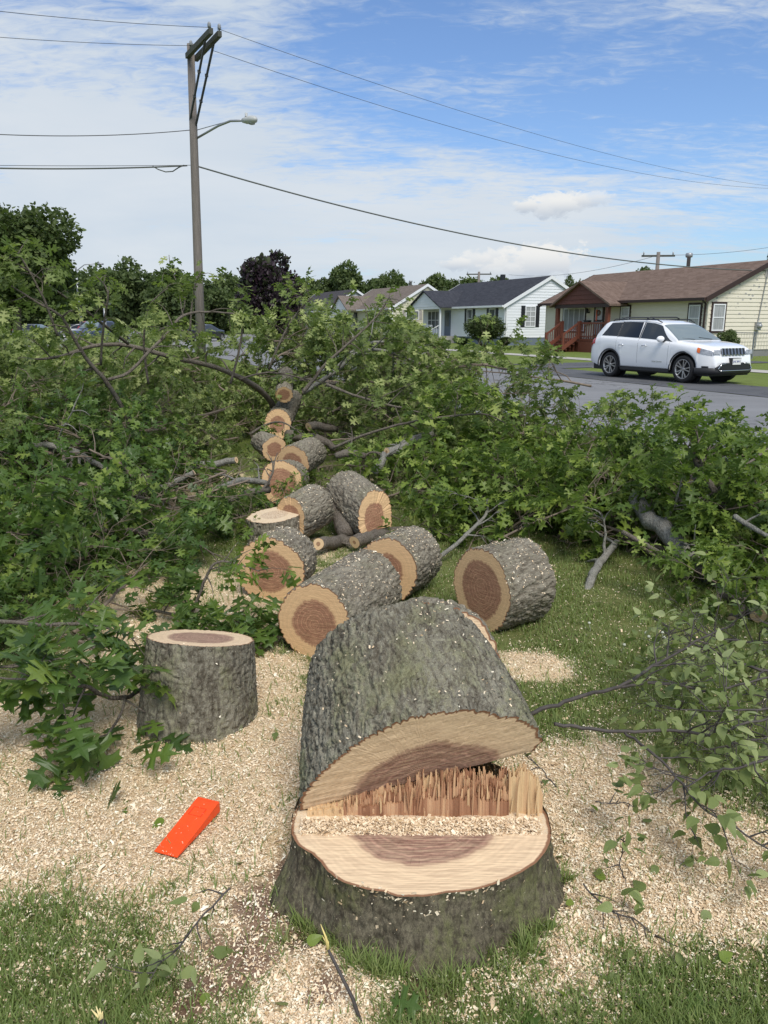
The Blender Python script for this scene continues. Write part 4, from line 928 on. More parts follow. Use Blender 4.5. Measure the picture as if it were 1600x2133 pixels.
# ------------------------------------------------------------------ cars
M['carwhite'] = mat('white car paint', (.84, .845, .85), .25, spec=.5, coat=.8)
M['carglass'] = mat('tinted car glass', (.012, .014, .017), .04, spec=.7)
M['windscreen'] = mat('windscreen glass', (.15, .19, .20), .05, spec=1.)  # pale base colour stands in for light reflected on the glass
M['rubber'] = mat('tyre rubber', (.016, .016, .017), .85)
M['cladding'] = mat('black plastic', (.020, .020, .022), .6)
M['alloy'] = mat('alloy wheel', (.42, .41, .40), .32, .8)
M['chrome'] = mat('chrome', (.65, .66, .68), .12, 1.)
M['amber'] = mat('amber lens', (.75, .16, .03), .2)
M['redlens'] = mat('red lens', (.45, .015, .02), .15)
M['lens'] = mat('clear lamp lens', (.42, .44, .47), .08, spec=.9, noise=(9, (.12, .13, .15), .8))
M['plate'] = mat('licence plate', (.72, .72, .70), .5)
M['plateink'] = mat('plate ink', (.03, .05, .25), .5)
class Car:
    def __init__(s, top, wid, belt, roofz, wheels, wr, sill, L, W, gh): s.__dict__.update(locals())
    def T(s, x): return np.interp(x, *zip(*s.top))
    def Wd(s, x): return np.interp(x, *zip(*s.wid))
    def zb(s, x):
        z = np.interp(x, *zip(*s.sill))
        for wx in s.wheels:
            d = abs(x-wx); ra = s.wr+.075
            if d < ra: z = max(z, s.wr*.98+sqrt(ra*ra-d*d)*1.0)
        return z
    def sec(s, x):
        t, w_, zb = s.T(x), s.Wd(x), s.zb(x); b_ = min(np.interp(x, *zip(*s.belt)), t-.005); g = np.clip((t-b_)/s.gh, 0, 1)
        sh = b_-.07; lo = lambda k: zb+(sh-zb)*k
        prof = [(w_-.035, lo(0)), (w_-.008, lo(.12)), (w_+.004, lo(.38)), (w_, lo(.62)), (w_-.004, lo(.80)), (w_-.012, sh+.0), (w_-.035, b_-.028), (w_-.065, b_)]
        wt = w_-.065-.23*g-(.05 if g < .12 else 0)
        zt = b_+(t-b_)*(.90 if g > .15 else .75)
        for k in (.33, .66): prof.append((w_-.065+(wt-w_+.065)*k-.0, b_+(zt-b_)*k))
        prof += [(wt, zt), (wt-.055, b_+(t-b_)*.965), (wt*.68, b_+(t-b_)*.992), (wt*.34, t), (0, t)]
        return prof
    def pt(s, x, j, side=1):                 # fractional row j
        p = s.sec(x); i = int(min(max(j, 0), len(p)-1.001)); f = j-i
        return Vector((x, side*(p[i][0]*(1-f)+p[i+1][0]*f), p[i][1]*(1-f)+p[i+1][1]*f))
    def nrm(s, x, j, side):
        e = .02; a = s.pt(min(x+e, s.L-.001), j, side)-s.pt(max(x-e, .001), j, side); b_ = s.pt(x, min(j+.15, 13.9), side)-s.pt(x, max(j-.15, 0), side)
        n_ = a.cross(b_)*-side
        if n_.length < 1e-9: return Vector((0, side, 0))
        n_.normalize(); return n_
    def patch(s, mb, x0f, x1f, j0, j1, side, off, nu=10, nv=5):
        P = []
        for b_ in range(nv+1):
            j = j0+(j1-j0)*b_/nv; row = []
            xa = x0f(b_/nv) if callable(x0f) else x0f; xb = x1f(b_/nv) if callable(x1f) else x1f
            for a in range(nu+1): x = xa+(xb-xa)*a/nu; row.append(s.pt(x, j, side)+s.nrm(x, j, side)*off)
            P.append(row)
        mb.grid([[tuple(v) for v in r] for r in P])
    def body(s, name, mats, parent):
        xs = sorted(set([round(x, 4) for x in list(np.linspace(0, s.L, 90))]+[wx+k*(s.wr+.075) for wx in s.wheels for k in (-1.001, -.999, -.97, -.9, .9, .97, .999, 1.001)]))
        mb = MB(); rows = [[(x, y, z) for y, z in s.sec(x)]+[(x, -y, z) for y, z in s.sec(x)[-2::-1]] for x in xs]
        mb.grid(rows); n = len(rows[0]); mb.f.append(list(range(n-1, -1, -1))); mb.mi.append(0); mb.sm.append(False); k = (len(xs)-1)*n; mb.f.append([k+i for i in range(n)]); mb.mi.append(0); mb.sm.append(False)
        o = mb.build(name, mats, parent); return o
    def under(s, parent):
        mb = MB(); mb.box((.12, -s.W/2+.16, .22), (s.L-.15, s.W/2-.16, .62))
        for wx in s.wheels:
            for sd in (1, -1):
                y0, y1 = sorted((sd*(s.W/2-.34), sd*(s.W/2-.05))); n = 14; P = []
                for i in range(n+1):
                    a = pi*i/n; P.append([(wx+cos(a)*(s.wr+.085), y0, s.wr*.98+sin(a)*(s.wr+.085)), (wx+cos(a)*(s.wr+.085), y1, s.wr*.98+sin(a)*(s.wr+.085))])
                mb.grid(P); 
                c = sd*(s.W/2-.36); mb.lathe([(0, 0), (s.wr+.08, 0)], 20, Matrix.Translation((wx, c, s.wr)), axis='y')
        mb.build('underbody', M['cladding'], parent)
    def wheel(s, parent, x, y, sd, spokes=10, simple=False):
        t = MB(); r = s.wr; w_ = .125; Mx = Matrix.Translation((x, y, r))
        t.lathe([(r*.66, -w_*.8), (r*.72, -w_), (r*.93, -w_), (r*.99, -w_*.75), (r, -w_*.3), (r, w_*.3), (r*.99, w_*.75), (r*.93, w_), (r*.72, w_), (r*.66, w_*.8)], 40, Mx, axis='y')
        ty = t.build('wheel', M['rubber'], parent)
        m_ = MB(); o = sd*w_
        m_.lathe([(r*.72, o*.85), (r*.72, o*.99), (r*.66, o*.96), (r*.64, o*.5), (r*.60, -o*.5)], 40, Mx, axis='y')
        m_.lathe([(0, o*.80), (r*.13, o*.80), (r*.15, o*.7), (r*.15, o*.3)], 20, Mx, axis='y')
        if not simple:
            for i in range(spokes):
                a = 2*pi*(i//2)/(spokes/2)+(.13 if i % 2 else -.13); a2 = 2*pi*(i//2)/(spokes/2)+(.22 if i % 2 else -.22)
                m_.beam((x+cos(a)*r*.12, y+o*.72, r+sin(a)*r*.12), (x+cos(a2)*r*.66, y+o*.84, r+sin(a2)*r*.66), r*.075, r*.09, (0, 1, 0))
        else: m_.lathe([(0, o*.6), (r*.5, o*.6), (r*.62, o*.8)], 20, Mx, axis='y')
        m_.build('rim', M['alloy'], ty)
        m_ = MB(); m_.lathe([(0, o*.22), (r*.6, o*.22)], 24, Mx, axis='y'); m_.build('brake_disc', M['cladding'], ty)

suv = Car(top=[(0, .98), (.03, 1.02), (.10, 1.10), (.22, 1.30), (.36, 1.52), (.47, 1.66), (.58, 1.705), (.9, 1.735), (1.5, 1.755), (2.1, 1.745), (2.5, 1.71), (2.78, 1.645), (3.0, 1.54), (3.3, 1.355), (3.58, 1.175), (3.66, 1.14), (3.9, 1.125), (4.25, 1.085), (4.5, 1.035), (4.62, .995), (4.70, .955), (4.735, .90), (4.76, .80), (4.785, .68), (4.82, .60)],
          wid=[(0, .84), (.06, .89), (.2, .93), (.5, .955), (1.2, .965), (3.6, .965), (4.1, .955), (4.35, .93), (4.52, .885), (4.65, .82), (4.74, .75), (4.82, .70)],
          belt=[(0, 1.12), (.5, 1.25), (1.2, 1.23), (2.2, 1.19), (3.2, 1.14), (3.66, 1.10), (4.3, 1.03), (4.7, .93)], roofz=0, wheels=(.97, 3.885), wr=.385, sill=[(0, .45), (.25, .40), (.5, .33), (1.4, .33), (3.4, .33), (4.4, .33), (4.7, .36), (4.82, .44)], L=4.82, W=1.93, gh=.52)
fr, rr2_ = G(1417, 799), G(1268, 786); hd = Vector((fr-rr2_)[:2]); rz = atan2(hd.y, hd.x); hd.normalize(); lft = Vector((-hd.y, hd.x))
mid_ = Vector(((fr+rr2_)/2)[:2])+lft*.81; org = mid_-hd*((.97+3.885)/2)
sv = empty('parked_car', (org.x+.12, org.y-.1, .022), rz, 'white suv with black roof rails parked along the street', 'suv')
sv.scale = (.95, .95, .95); suv.body('body', M['carwhite'], sv); suv.under(sv)
for wx in suv.wheels:
    for sd in (1, -1): suv.wheel(sv, wx, sd*.815, sd)
for sd in (1, -1):
    for a, b_, j0, j1 in ((lambda f: .50+.24*f, 1.20, 7.15, 9.85), (1.25, lambda f: 2.10-.04*f, 7.12, 9.9)):
        mb = MB(); suv.patch(mb, a, b_, j0, j1, sd, .006); mb.build('side_window', M['carglass'], sv)
    mb = MB(); suv.patch(mb, 2.17, lambda f: 3.42-.58*f, 7.12, 9.9, sd, .006); mb.build('side_window', mat('lighter car glass', (.03, .036, .04), .05, spec=.8), sv)
    mb = MB()
    for x in (1.225, 2.135): suv.patch(mb, x-.02, x+.02, 7.05, 9.95, sd, .005, 2, 4)
    mb.build('pillar', M['black'], sv)
    mb = MB()
    for x in (1.225, 2.14, 3.33): suv.patch(mb, x-.003, x+.003, .6, 7.0, sd, .0025, 1, 8)
    suv.patch(mb, 1.5, 3.32, .55, .60, sd, .0025, 12, 1)
    mb.build('door_gap', M['cladding'], sv)
    for wx in suv.wheels:                 # dark arch lips
        mb = MB(); P = []
        for i in range(25):
            a = -.12+(pi+.24)*i/24; rr_a = [(suv.wr+.065), (suv.wr+.115)]; P.append([(wx+cos(a)*q, sd*(.968 if wx < 3 else (.962-.05*max(0, cos(a)))), max(.33, suv.wr+sin(a)*q)) for q in rr_a])
        mb.grid(P); mb.build('arch_trim', M['cladding'], sv)
    mb = MB(); mb.box((1.45, sd*.93-.02, .27), (3.38, sd*.93+.02, .37)); mb.build('rocker_panel', M['cladding'], sv)
    for x in (1.78, 2.72) if False else (1.35, 2.30):
        mb = MB(); z = 1.0; mb.tube([(x, sd*.965, z), (x+.03, sd*.995, z), (x+.17, sd*.995, z), (x+.20, sd*.965, z)], .013, 8); mb.build('door_handle', M['chrome'], sv)
    mb = MB(); mb.lathe([(0, -.09), (.05, -.085), (.075, -.04), (.08, .0), (.07, .05), (.04, .085), (0, .09)], 14, Matrix.Translation((3.10, sd*1.05, 1.20)) @ Matrix.Scale(1.15, 4, (0, 0, 1)) @ Matrix.Scale(1.4, 4, (0, 1, 0)) @ Matrix.Rotation(pi/2, 4, 'X')); 
    mr = mb.build('mirror', M['carwhite'], sv)
    mb = MB(); mb.box((3.05, min(sd*.88, sd*1.0), 1.13), (3.16, max(sd*.88, sd*1.0), 1.18)); mb.build('mirror_foot', M['black'], mr)
    mb = MB(); mb.tube([(.75, sd*.66, 1.72), (.85, sd*.665, 1.765), (2.55, sd*.665, 1.745), (2.75, sd*.66, 1.665)], .017, 8)
    mb.build('roof_rail', M['black'], sv)
    mb = MB(); P = []
    suv.patch(mb, 4.34, 4.715, 6.0, 4.15, sd, .006, 10, 3); ya, yb = sorted((sd*.50, sd*.77)); fxx = lambda z: 4.742+(.95-z)*.27+.012; mb.add([(fxx(.93), ya, .93), (fxx(.93), yb, .93), (fxx(.815)-(.02 if yb > 0 else 0), yb, .815), (fxx(.815)-(.02 if ya < 0 else 0), ya, .815)], [(0, 1, 2, 3)]); hl = mb.build('headlight', M['lens'], sv)
    mb = MB(); suv.patch(mb, 4.33, 4.42, 5.9, 4.25, sd, .010, 3, 3); mb.build('turn_signal', M['amber'], hl)
    mb = MB(); mb.lathe([(0, .0), (.045, 0), (.05, -.02)], 16, Matrix.Translation((4.56, sd*.70, .86)) @ Matrix.Rotation(pi/2, 4, 'Y')); mb.build('lamp', M['chrome'], hl)
    mb = MB(); suv.patch(mb, .015, .26, 4.3, 6.9, sd, .014, 6, 4); mb.build('taillight', M['redlens'], sv)
    mb = MB(); suv.patch(mb, 4.50, 4.66, 1.6, .9, sd, .006, 5, 3); mb.build('fog_light', M['black'], sv)
for x in (1.15, 2.15):
    mb = MB(); mb.tube([(x, -.66, 1.77), (x, -.55, 1.815), (x, .55, 1.815), (x, .66, 1.77)], [.022, .02, .02, .022], 8); mb.build('roof_bar', M['black'], sv)
mb = MB(); xe = lambda f: 3.56-.60*f
P = []
for i in range(9):
    f = i/8; x = 2.86+.73*(1-f); row = []
    for k in range(-8, 9):
        s_ = 1 if k >= 0 else -1; j = 14-abs(k)/8*(14-10.35); v = suv.pt(x, min(j, 13.99), s_)+Vector((.5, 0, .85))*.011; row.append(tuple(v))
    P.append(row)
mb.grid(P); mb.build('windshield', M['windscreen'], sv)
mb = MB(); mb.tube([(3.58, .5, 1.19), (3.50, .05, 1.245)], .010, 6); mb.tube([(3.58, -.2, 1.19), (3.50, -.62, 1.23)], .010, 6); mb.build('wiper', M['black'], sv)
gr = MB(); P = []
for i in range(7):
    y = (i-3)*.133; mbx = None
    gr.add([(4.745, y-.045, .965), (4.745, y+.045, .965), (4.79, y+.045, .80), (4.79, y-.045, .80), (4.70, y-.045, .965), (4.70, y+.045, .965), (4.70, y+.045, .80), (4.70, y-.045, .80)], [(0, 3, 2, 1), (0, 1, 5, 4), (1, 2, 6, 5), (2, 3, 7, 6), (3, 0, 4, 7)])
go = gr.build('grille', M['black'], sv)
mb = MB()
for i in range(7):
    y = (i-3)*.133
    for (a, b_) in (((y-.052, .972), (y+.052, .972)), ((y-.052, .793), (y+.052, .793)), ((y-.052, .972), (y-.052, .793)), ((y+.052, .972), (y+.052, .793))):
        xa = 4.748+(.965-a[1])*.27; xb = 4.748+(.965-b_[1])*.27; mb.beam((xa, a[0], a[1]), (xb, b_[0], b_[1]), .012, .012)
mb.build('grille_frame', M['chrome'], go)
BP = [(.945, 4.30), (.93, 4.42), (.895, 4.56), (.835, 4.70), (.76, 4.80), (.66, 4.865), (.45, 4.885), (.2, 4.893), (0, 4.895)]
BP = [(-y, x) for y, x in BP]+BP[-2::-1]
def bpx(y): return float(np.interp(y, [q[0] for q in BP], [q[1] for q in BP]))
mb = MB(); P = [[(x-.06, y*.985, .45), (x, y, .43), (x, y, .33), (x-.05, y*.98, .27), (x-.35, y*.95, .25)] for y, x in BP]; mb.grid(P); mb.build('lower_bumper', M['cladding'], sv)
mb = MB(); P = [[(bpx(y)-.03, y, .455+.13*(1 if abs(y) < .5 else max(0, (.72-abs(y))/.22))), (bpx(y)+.004, y, .448+.11*(1 if abs(y) < .5 else max(0, (.72-abs(y))/.22))), (bpx(y)+.006, y, .40)] for y in np.linspace(-.72, .72, 25)]; mb.grid(P, smooth=False); mb.build('lower_grille', M['black'], sv)
mb = MB(); mb.tube([(bpx(y)+.012, y, .375) for y in np.linspace(-.60, .60, 13)], .013, 8); mb.build('bumper_strip', M['chrome'], sv)
for sd in (1, -1):
    mb = MB(); mb.tube([(bpx(sd*.60)+.012, sd*.60, .378), (bpx(sd*.66)+.01, sd*.66, .43), (bpx(sd*.55)+.012, sd*.55, .555), (bpx(.3)+.012, sd*.3, .575)], .011, 8); mb.build('bumper_strip', M['chrome'], sv)
mb = MB(); mb.box((4.905, -.16, .535), (4.918, .16, .70)); pl = mb.build('licence_plate', M['plate'], sv)
def text_mesh(s, size, mt, parent, loc, rot, name='lettering', ext=.002):
    cu = bpy.data.curves.new(name, 'FONT'); cu.body = s; cu.size = size; cu.extrude = ext; cu.align_x = 'CENTER'; cu.align_y = 'CENTER'
    o = bpy.data.objects.new(name, cu); COL.objects.link(o); dg = bpy.context.evaluated_depsgraph_get(); me = bpy.data.meshes.new_from_object(o.evaluated_get(dg)); bpy.data.objects.remove(o)
    me.materials.clear(); me.materials.append(mt); o = link(bpy.data.objects.new(name, me), parent); o.location = loc; o.rotation_euler = rot; return o
text_mesh('JHC 8911', .075, M['plateink'], pl, (4.920, 0, .615), (pi/2, 0, pi/2))
mb = MB(); mb.box((4.78, -.18, .52), (4.904, .18, .715)); mb.build('plate_bracket', M['cladding'], pl)
text_mesh('Grand Cherokee', .055, M['chrome'], sv, (2.95, -.972, .56), (pi/2, 0, 0), 'badge')

def far_car(label, x, y, rz, paint, kind, name='parked_car', cat='car'):
    if kind == 'sedan': c = Car(top=[(0, .9), (.1, 1.0), (.6, 1.05), (1.2, 1.38), (1.7, 1.44), (2.4, 1.42), (3.3, 1.02), (4.3, .9), (4.5, .75), (4.6, .6)], wid=[(0, .8), (.3, .88), (4.1, .88), (4.6, .68)], belt=[(0, .95), (4.6, .9)], roofz=0, wheels=(.9, 3.6), wr=.32, sill=[(0, .3), (4.6, .3)], L=4.6, W=1.78, gh=.5)
    else: c = Car(top=[(0, 1.0), (.1, 1.2), (.35, 1.6), (.6, 1.70), (2.4, 1.70), (3.3, 1.12), (4.2, 1.0), (4.4, .85), (4.5, .6)], wid=[(0, .84), (.3, .92), (4.1, .92), (4.5, .7)], belt=[(0, 1.05), (4.5, 1.0)], roofz=0, wheels=(.85, 3.5), wr=.35, sill=[(0, .35), (4.5, .35)], L=4.5, W=1.85, gh=.6)
    r_ = empty(name, (x, y, .03), rz, label, cat); c.body('body', mat('paint '+label[:8], paint, .3, coat=.6), r_); c.under(r_)
    for wx in c.wheels:
        for sd in (1, -1): c.wheel(r_, wx, sd*(c.W/2-.13), sd, simple=True)
    for sd in (1, -1):
        mb = MB(); c.patch(mb, .75 if kind != 'sedan' else 1.1, 2.9, 7.15, 9.8, sd, .006); mb.build('side_window', M['carglass'], r_)
        mb = MB(); mb.box((-.012, min(sd*.5, sd*.78), .8), (.03, max(sd*.5, sd*.78), .95)); mb.build('taillight', M['redlens'], r_)
        mb = MB(); mb.box((c.L-.14, min(sd*.42, sd*.66), .62), (c.L-.02, max(sd*.42, sd*.66), .76)); mb.build('headlight', M['lens'], r_)
    mb = MB(); P = []
    for i in range(5):
        x_ = 2.45+.75*(1-i/4); P.append([tuple(c.pt(x_, 14-abs(k)/4*3.4-.01, 1 if k >= 0 else -1)+Vector((.006, 0, .012))) for k in range(-4, 5)])
    mb.grid(P); mb.build('windshield', M['windscreen'], r_)
    mb = MB(); P = []
    for i in range(5):
        x_ = (.14+.22*i/4) if kind != 'sedan' else (.66+.5*i/4); P.append([tuple(c.pt(x_, 14-abs(k)/4*3.4-.01, 1 if k >= 0 else -1)+Vector((-.012, 0, .008))) for k in range(-4, 5)])
    mb.grid(P); mb.build('rear_window', M['carglass'], r_)
    return r_
def at(px, Y): p = D(px, 700, Y); return float(p[0]), Y
far_car('dark red suv parked beyond the brush pile by the thin pole', *at(176, 74), R(70), (.28, .012, .02), 'suv', cat='suv')
far_car('black car with glowing red tail light parked past the wooden pole', *at(402, 66), R(75), (.015, .017, .022), 'sedan')
far_car('grey sedan parked under the big tree at far left', *at(40, 76), R(-20), (.07, .075, .085), 'sedan')
far_car('dark blue suv driving toward the camera beyond the brush', *at(231, 62), R(-100), (.035, .05, .10), 'suv', cat='suv')
far_car('silver sedan side on in the parking lot behind the red suv', *at(212, 84), R(178), (.50, .50, .50), 'sedan')
far_car('black sedan in the shade between the grey sedan and the red suv', *at(108, 86), R(10), (.02, .02, .022), 'sedan')
# small pavilion
pv_ = empty('pavilion', (*at(150, 98), 0), 0, 'white roofed open pavilion at the far edge of the lot', 'pavilion')
mb = MB(); mb.box((-3.2, -2, 2.3), (3.2, 2, 2.65)); mb.build('roof', M['white'], pv_)
for x in (-2.9, 0, 2.9):
    for y in (-1.8, 1.8): mb = MB(); mb.box((x-.08, y-.08, 0), (x+.08, y+.08, 2.298)); mb.build('post', M['white'], pv_)

# ------------------------------------------------------------------ poles and wires
M['polewood'] = mat('weathered pole wood', (.145, .125, .112), .9, noise=(6, (.23, .20, .175), .8, (6, 6, .35)), bump=(30, .4))
M['armwood'] = mat('crossarm wood', (.055, .058, .048), .9, noise=(8, (.10, .10, .085), .7))
M['wire'] = mat('black wire', (.05, .05, .052), .6)
M['cable'] = mat('grey cable', (.10, .11, .10), .6)
YP = 27.0; pt_ = D(397, 92, YP); pb = D(417, 690, YP); pb_x = pb[0]+(.9)*(pb[0]-pt_[0])/(pt_[2]-pb[2])
pole = empty('utility_pole', (pb_x, YP, 0), 0, 'tall weathered wooden utility pole with double crossarms and a street lamp arm', 'utility pole')
lp = lambda p: Vector(p)-Vector((pb_x, YP, 0))
mb = MB(); tp = lp(pt_); mb.tube([(0, 0, -.3), tp*.33, tp*.66, tp], [.165, .150, .132, .115], 18); mb.build('shaft', M['polewood'], pole)
za = pt_[2]
zA = za-.35
A0, A1 = G(390, 117, zA), G(440, 64, zA); B0, B1 = G(408, 123, zA), G(458, 70, zA)
for a, b_ in ((A0, A1), (B0, B1)):
    mb = MB(); mb.beam(lp(a), lp(b_), .12, .15); mb.build('crossarm', M['armwood'], pole)
zb1 = 6.95
for (a, b_, px, py) in ((A0, A1, 396, 250), (B0, B1, 408, 262)):
    q = Vector(D(px, py, YP-.05)); e = Vector(a).lerp(Vector(b_), .80); mb = MB(); mb.beam(lp(e), lp(q), .055, .055)
    for f in (.4, .7): c = lp(e).lerp(lp(q), f); mb.box(tuple(c-Vector((.05, .04, .04))), tuple(c+Vector((.04, .04, .04))))
    mb.build('brace', M['wire'], pole)
ins = []
for (px, py) in ((436, 54), (457, 58), (398, 92)):
    e = G(px, py+3, zA+.25); ins.append(e); mb = MB(); mb.lathe([(.02, -.2), (.02, 0), (.06, .0), (.045, .03), (.06, .05), (.045, .08), (.05, .10), (.03, .14), (0, .15)], 12, Matrix.Translation(lp(e))); mb.build('insulator', mat('insulator', (.25, .26, .27), .3), pole)
mb = MB(); q0 = Vector(D(410, 288, YP)); q1 = Vector(D(455, 262, YP-.9)); q2 = Vector(D(480, 252, YP-1.4)); q3 = Vector(D(508, 251, YP-1.8))
mb.tube([lp(q0), lp(q0.lerp(q1, .5)), lp(q1), lp(q2), lp(q3)], .035, 10); mb.tube([lp(D(410, 271, YP)), lp(D(470, 254, YP-1.2))], .012, 6); ar = mb.build('lamp_arm', M['metal'], pole)
mb = MB(); hd_ = lp(q3); dv = (lp(q3)-lp(q2)); dv.z = -.06; dv.normalize(); mb.tube([hd_-dv*.05, hd_+dv*.12, hd_+dv*.35, hd_+dv*.52, hd_+dv*.58], [.06, .10, .12, .09, .02], 12); mb.lathe([(0, .2), (.04, .2), (.04, .12), (.05, .1)], 8, Matrix.Translation(hd_+dv*.12)); lh = mb.build('street_lamp', mat('lamp head', (.42, .43, .42), .5), ar)
mb = MB(); mb.lathe([(.10, 0), (.09, -.05), (0, -.07)], 14, Matrix.Translation(hd_+dv*.36+Vector((0, 0, -.075)))); mb.build('lens', M['lens'], lh)
def catenary(name, label, p, q, sag, r, mt, n=40, group=None, bez=None):
    p, q = Vector(p), Vector(q); pts = []
    for i in range(n+1):
        t_ = i/n; v = p.lerp(q, t_); v.z -= sag*4*t_*(1-t_); pts.append(v)
    mb = MB(); mb.tube(pts, r, 6); o = mb.build(name, mt); return tag(o, label, 'wire', group)
PR_ = Vector(G(2100, 470, 8.0)); 
catenary('wire', 'thin wire running right from the crossarm tip, upper of the two in the blue sky', ins[1], D(1640, 391, 62), .75, .0075, M['wire'])
catenary('wire', 'thin wire running right from the crossarm middle, lower of the two in the blue sky', G(440, 104, zA+.1), D(1640, 393, 60), 1.0, .0075, M['wire'])
catenary('wire', 'topmost thin wire entering the photo at upper left', ins[0], D(-60, 17, 19), .05, .007, M['wire'])
catenary('wire', 'second thin wire from the top at upper left', ins[2], D(-60, 73, 22), .05, .007, M['wire'])
catenary('wire', 'wire left of the pole level with the street lamp', D(396, 271, YP), D(-60, 277, 24), .12, .012, M['wire'])
catenary('wire', 'thin wire hugging the heavy cable left of the pole', D(402, 344, YP), D(-60, 344, 24), .02, .008, M['wire'])
catenary('cable', 'heavy cable bundle left of the pole with a drooping loop', D(390, 345, YP), D(-60, 349, 24), .06, .022, M['cable'])
mb = MB(); mb.tube([D(x, y, YP-.1) for x, y in ((384, 344), (372, 349), (360, 357), (345, 358), (330, 353), (318, 346))], .018, 6); tag(mb.build('cable', M['cable']), 'short slack loop of cable hanging just left of the pole', 'wire')
Lh = Vector((XA[0]*0, 0, 0)); gp = Hb.matrix_basis @ Vector((L+.05, 3.3, 4.0))
catenary('cable', 'thick cable sloping from the pole down to the cream house gable', D(410, 346, YP), gp, .72, .024, M['cable'], 60)
# second pole behind the cream house, and a third behind the white one
def small_pole(label, px, pytop, Y, arm=1.1, name='utility_pole'):
    p = D(px, pytop, Y); r_ = empty(name, (p[0], Y, 0), 0, label, 'utility pole'); mb = MB(); mb.tube([(0, 0, -.3), (0, 0, p[2])], [.16, .12], 12); mb.build('shaft', M['polewood'], r_)
    mb = MB(); mb.beam((-arm, .1, p[2]-.25), (arm, -.1, p[2]-.25), .1, .12); mb.build('crossarm', M['armwood'], r_)
    for s_ in (-arm+.1, arm-.1): mb = MB(); mb.lathe([(.03, 0), (.05, .05), (.05, .2), (0, .22)], 8, Matrix.Translation((s_, 0, p[2]-.19))); mb.build('insulator', M['metal'], r_)
    return p
p2 = small_pole('wooden pole with short crossarm rising behind the brown roof', 1372, 525, 55)
p3 = small_pole('wooden pole rising over the charcoal roof', 998, 566, 84, 1.3)
small_pole('distant pole in front of the tree line above the yellow house', 796, 590, 120, 1.4)
for k, (dz, lb) in enumerate(((-.2, 'faint wire from the pole behind the brown roof leading right'), (-1.3, 'second faint wire low behind the brown roof'))):
    catenary('wire', lb, (p2[0], 55, p2[2]+dz), D(1660, 505+k*75, 60), .25, .012, M['wire'])
catenary('wire', 'faint wire from the pole behind the brown roof down to the left', (p2[0], 55, p2[2]-.2), D(1060, 572, 84), .6, .012, M['wire'])
def lamp_post(label, px, pytop, Y, armdx):
    p = D(px, pytop, Y); r_ = empty('lamp_post', (p[0], Y, 0), 0, label, 'street lamp'); mb = MB(); mb.tube([(0, 0, 0), (0, 0, p[2])], [.11, .07], 10); mb.build('shaft', M['metal'], r_)
    mb = MB(); mb.tube([(0, 0, p[2]-.3), (armdx*.4, 0, p[2]+.15), (armdx, 0, p[2]+.25)], .035, 8); mb.tube([(armdx, 0, p[2]+.25), (armdx*1.3, 0, p[2]+.2)], [.09, .06], 8); mb.build('lamp_head', M['metal'], r_)
lamp_post('slim grey street lamp in front of the dark trees at left', 158, 556, 60, 1.6)
lamp_post('thin grey post right of the slim street lamp', 217, 640, 56, .35)
# chain link fence and shrub by the cream house
fn = empty('chain_link_fence', Hb.matrix_basis @ Vector((L+.05, .8, 0)), Hb.rotation_euler.z, 'low wire fence beside the cream house gable', 'fence')
fn.rotation_euler.z += 0
mb = MB()
for i in range(4): mb = MB(); mb.beam((1.9*i+.1, 0, 0), (1.9*i+.1, 0, 1.2), .05, .05); mb.build('post', M['metal'], fn)
mb = MB(); mb.beam((.1, 0, 1.15), (5.8, 0, 1.15), .035, .035)
for i in range(38): mb.beam((.1+.15*i, 0, .05), (.1+.15*i+.15, 0, 1.13), .004, .004); mb.beam((.25+.15*i, 0, .05), (.1+.15*i, 0, 1.13), .004, .004)
mb.build('mesh_panel', M['metal'], fn)

# ------------------------------------------------------------------ trees
def crown_mesh(name, seed, n, rx, rz_, leaf, mt, lumps=26, cone=0., hollow=.55, squash=1., cr=(.30, .50), lr_=(.22, .26)):
    r_ = np.random.default_rng(seed); c = r_.normal(size=(lumps, 3)); c /= np.linalg.norm(c, axis=1)[:, None]; c *= (cr[0]+cr[1]*r_.random((lumps, 1)))
    lr = lr_[0]+lr_[1]*r_.random(lumps)
    if cone: c[:, :2] *= (1-cone*(c[:, 2:3]*.5+.5)); lr *= (1-cone*.7*(c[:, 2]*.5+.5))
    c = np.concatenate([c, [[0, 0, 0]]]); lr = np.append(lr, .55)
    k = r_.choice(lumps+1, n, p=(lr**2)/(lr**2).sum()); d = r_.normal(size=(n, 3)); d /= np.linalg.norm(d, axis=1)[:, None]
    clump = .80+.30*perlin(d*2+k[:, None]*3.7, 2.2, seed)
    P = c[k]+d*(lr[k]*clump*(hollow+(1-hollow)*r_.random(n)**.5))[:, None]
    P *= np.array([rx, rx, rz_]); s = leaf*np.exp(r_.normal(0, .3, n))
    Y = d+r_.normal(0, .7, (n, 3)); Z = d*1.1+np.array([0, 0, .6])+r_.normal(0, .6, (n, 3)); X, Y, Z = frames(Y, Z)
    tv = np.array([(0, -.5, 0), (.42, -.12, .08), (.22, .42, 0), (0, .62, -.06), (-.26, .38, .0), (-.40, -.1, .08)]); tf = np.array([(0, 1, 2, 3), (0, 3, 4, 5)])
    V, Fq = scatter(tv, tf, P, X, Y, Z, s)
    return np_mesh(name, V, Fq, mt, {'rnd': np.repeat(np.clip(r_.random(n)*.7+.3*(perlin(P, .9/leaf*.15, seed)*.5+.5), 0, 1), 6)})
CR = {}
for k, (mt, ns) in dict(dark=('leaf_tree', 3), light=('leaf_light', 2)).items():
    for i in range(ns): CR[k, i] = crown_mesh('crown', 100+i*7+len(k), 13000, 1, 1, .075, M[mt])
CR['purple', 0] = crown_mesh('crown', 140, 17000, 1, 1, .070, M['leaf_purple'], 40, .42)
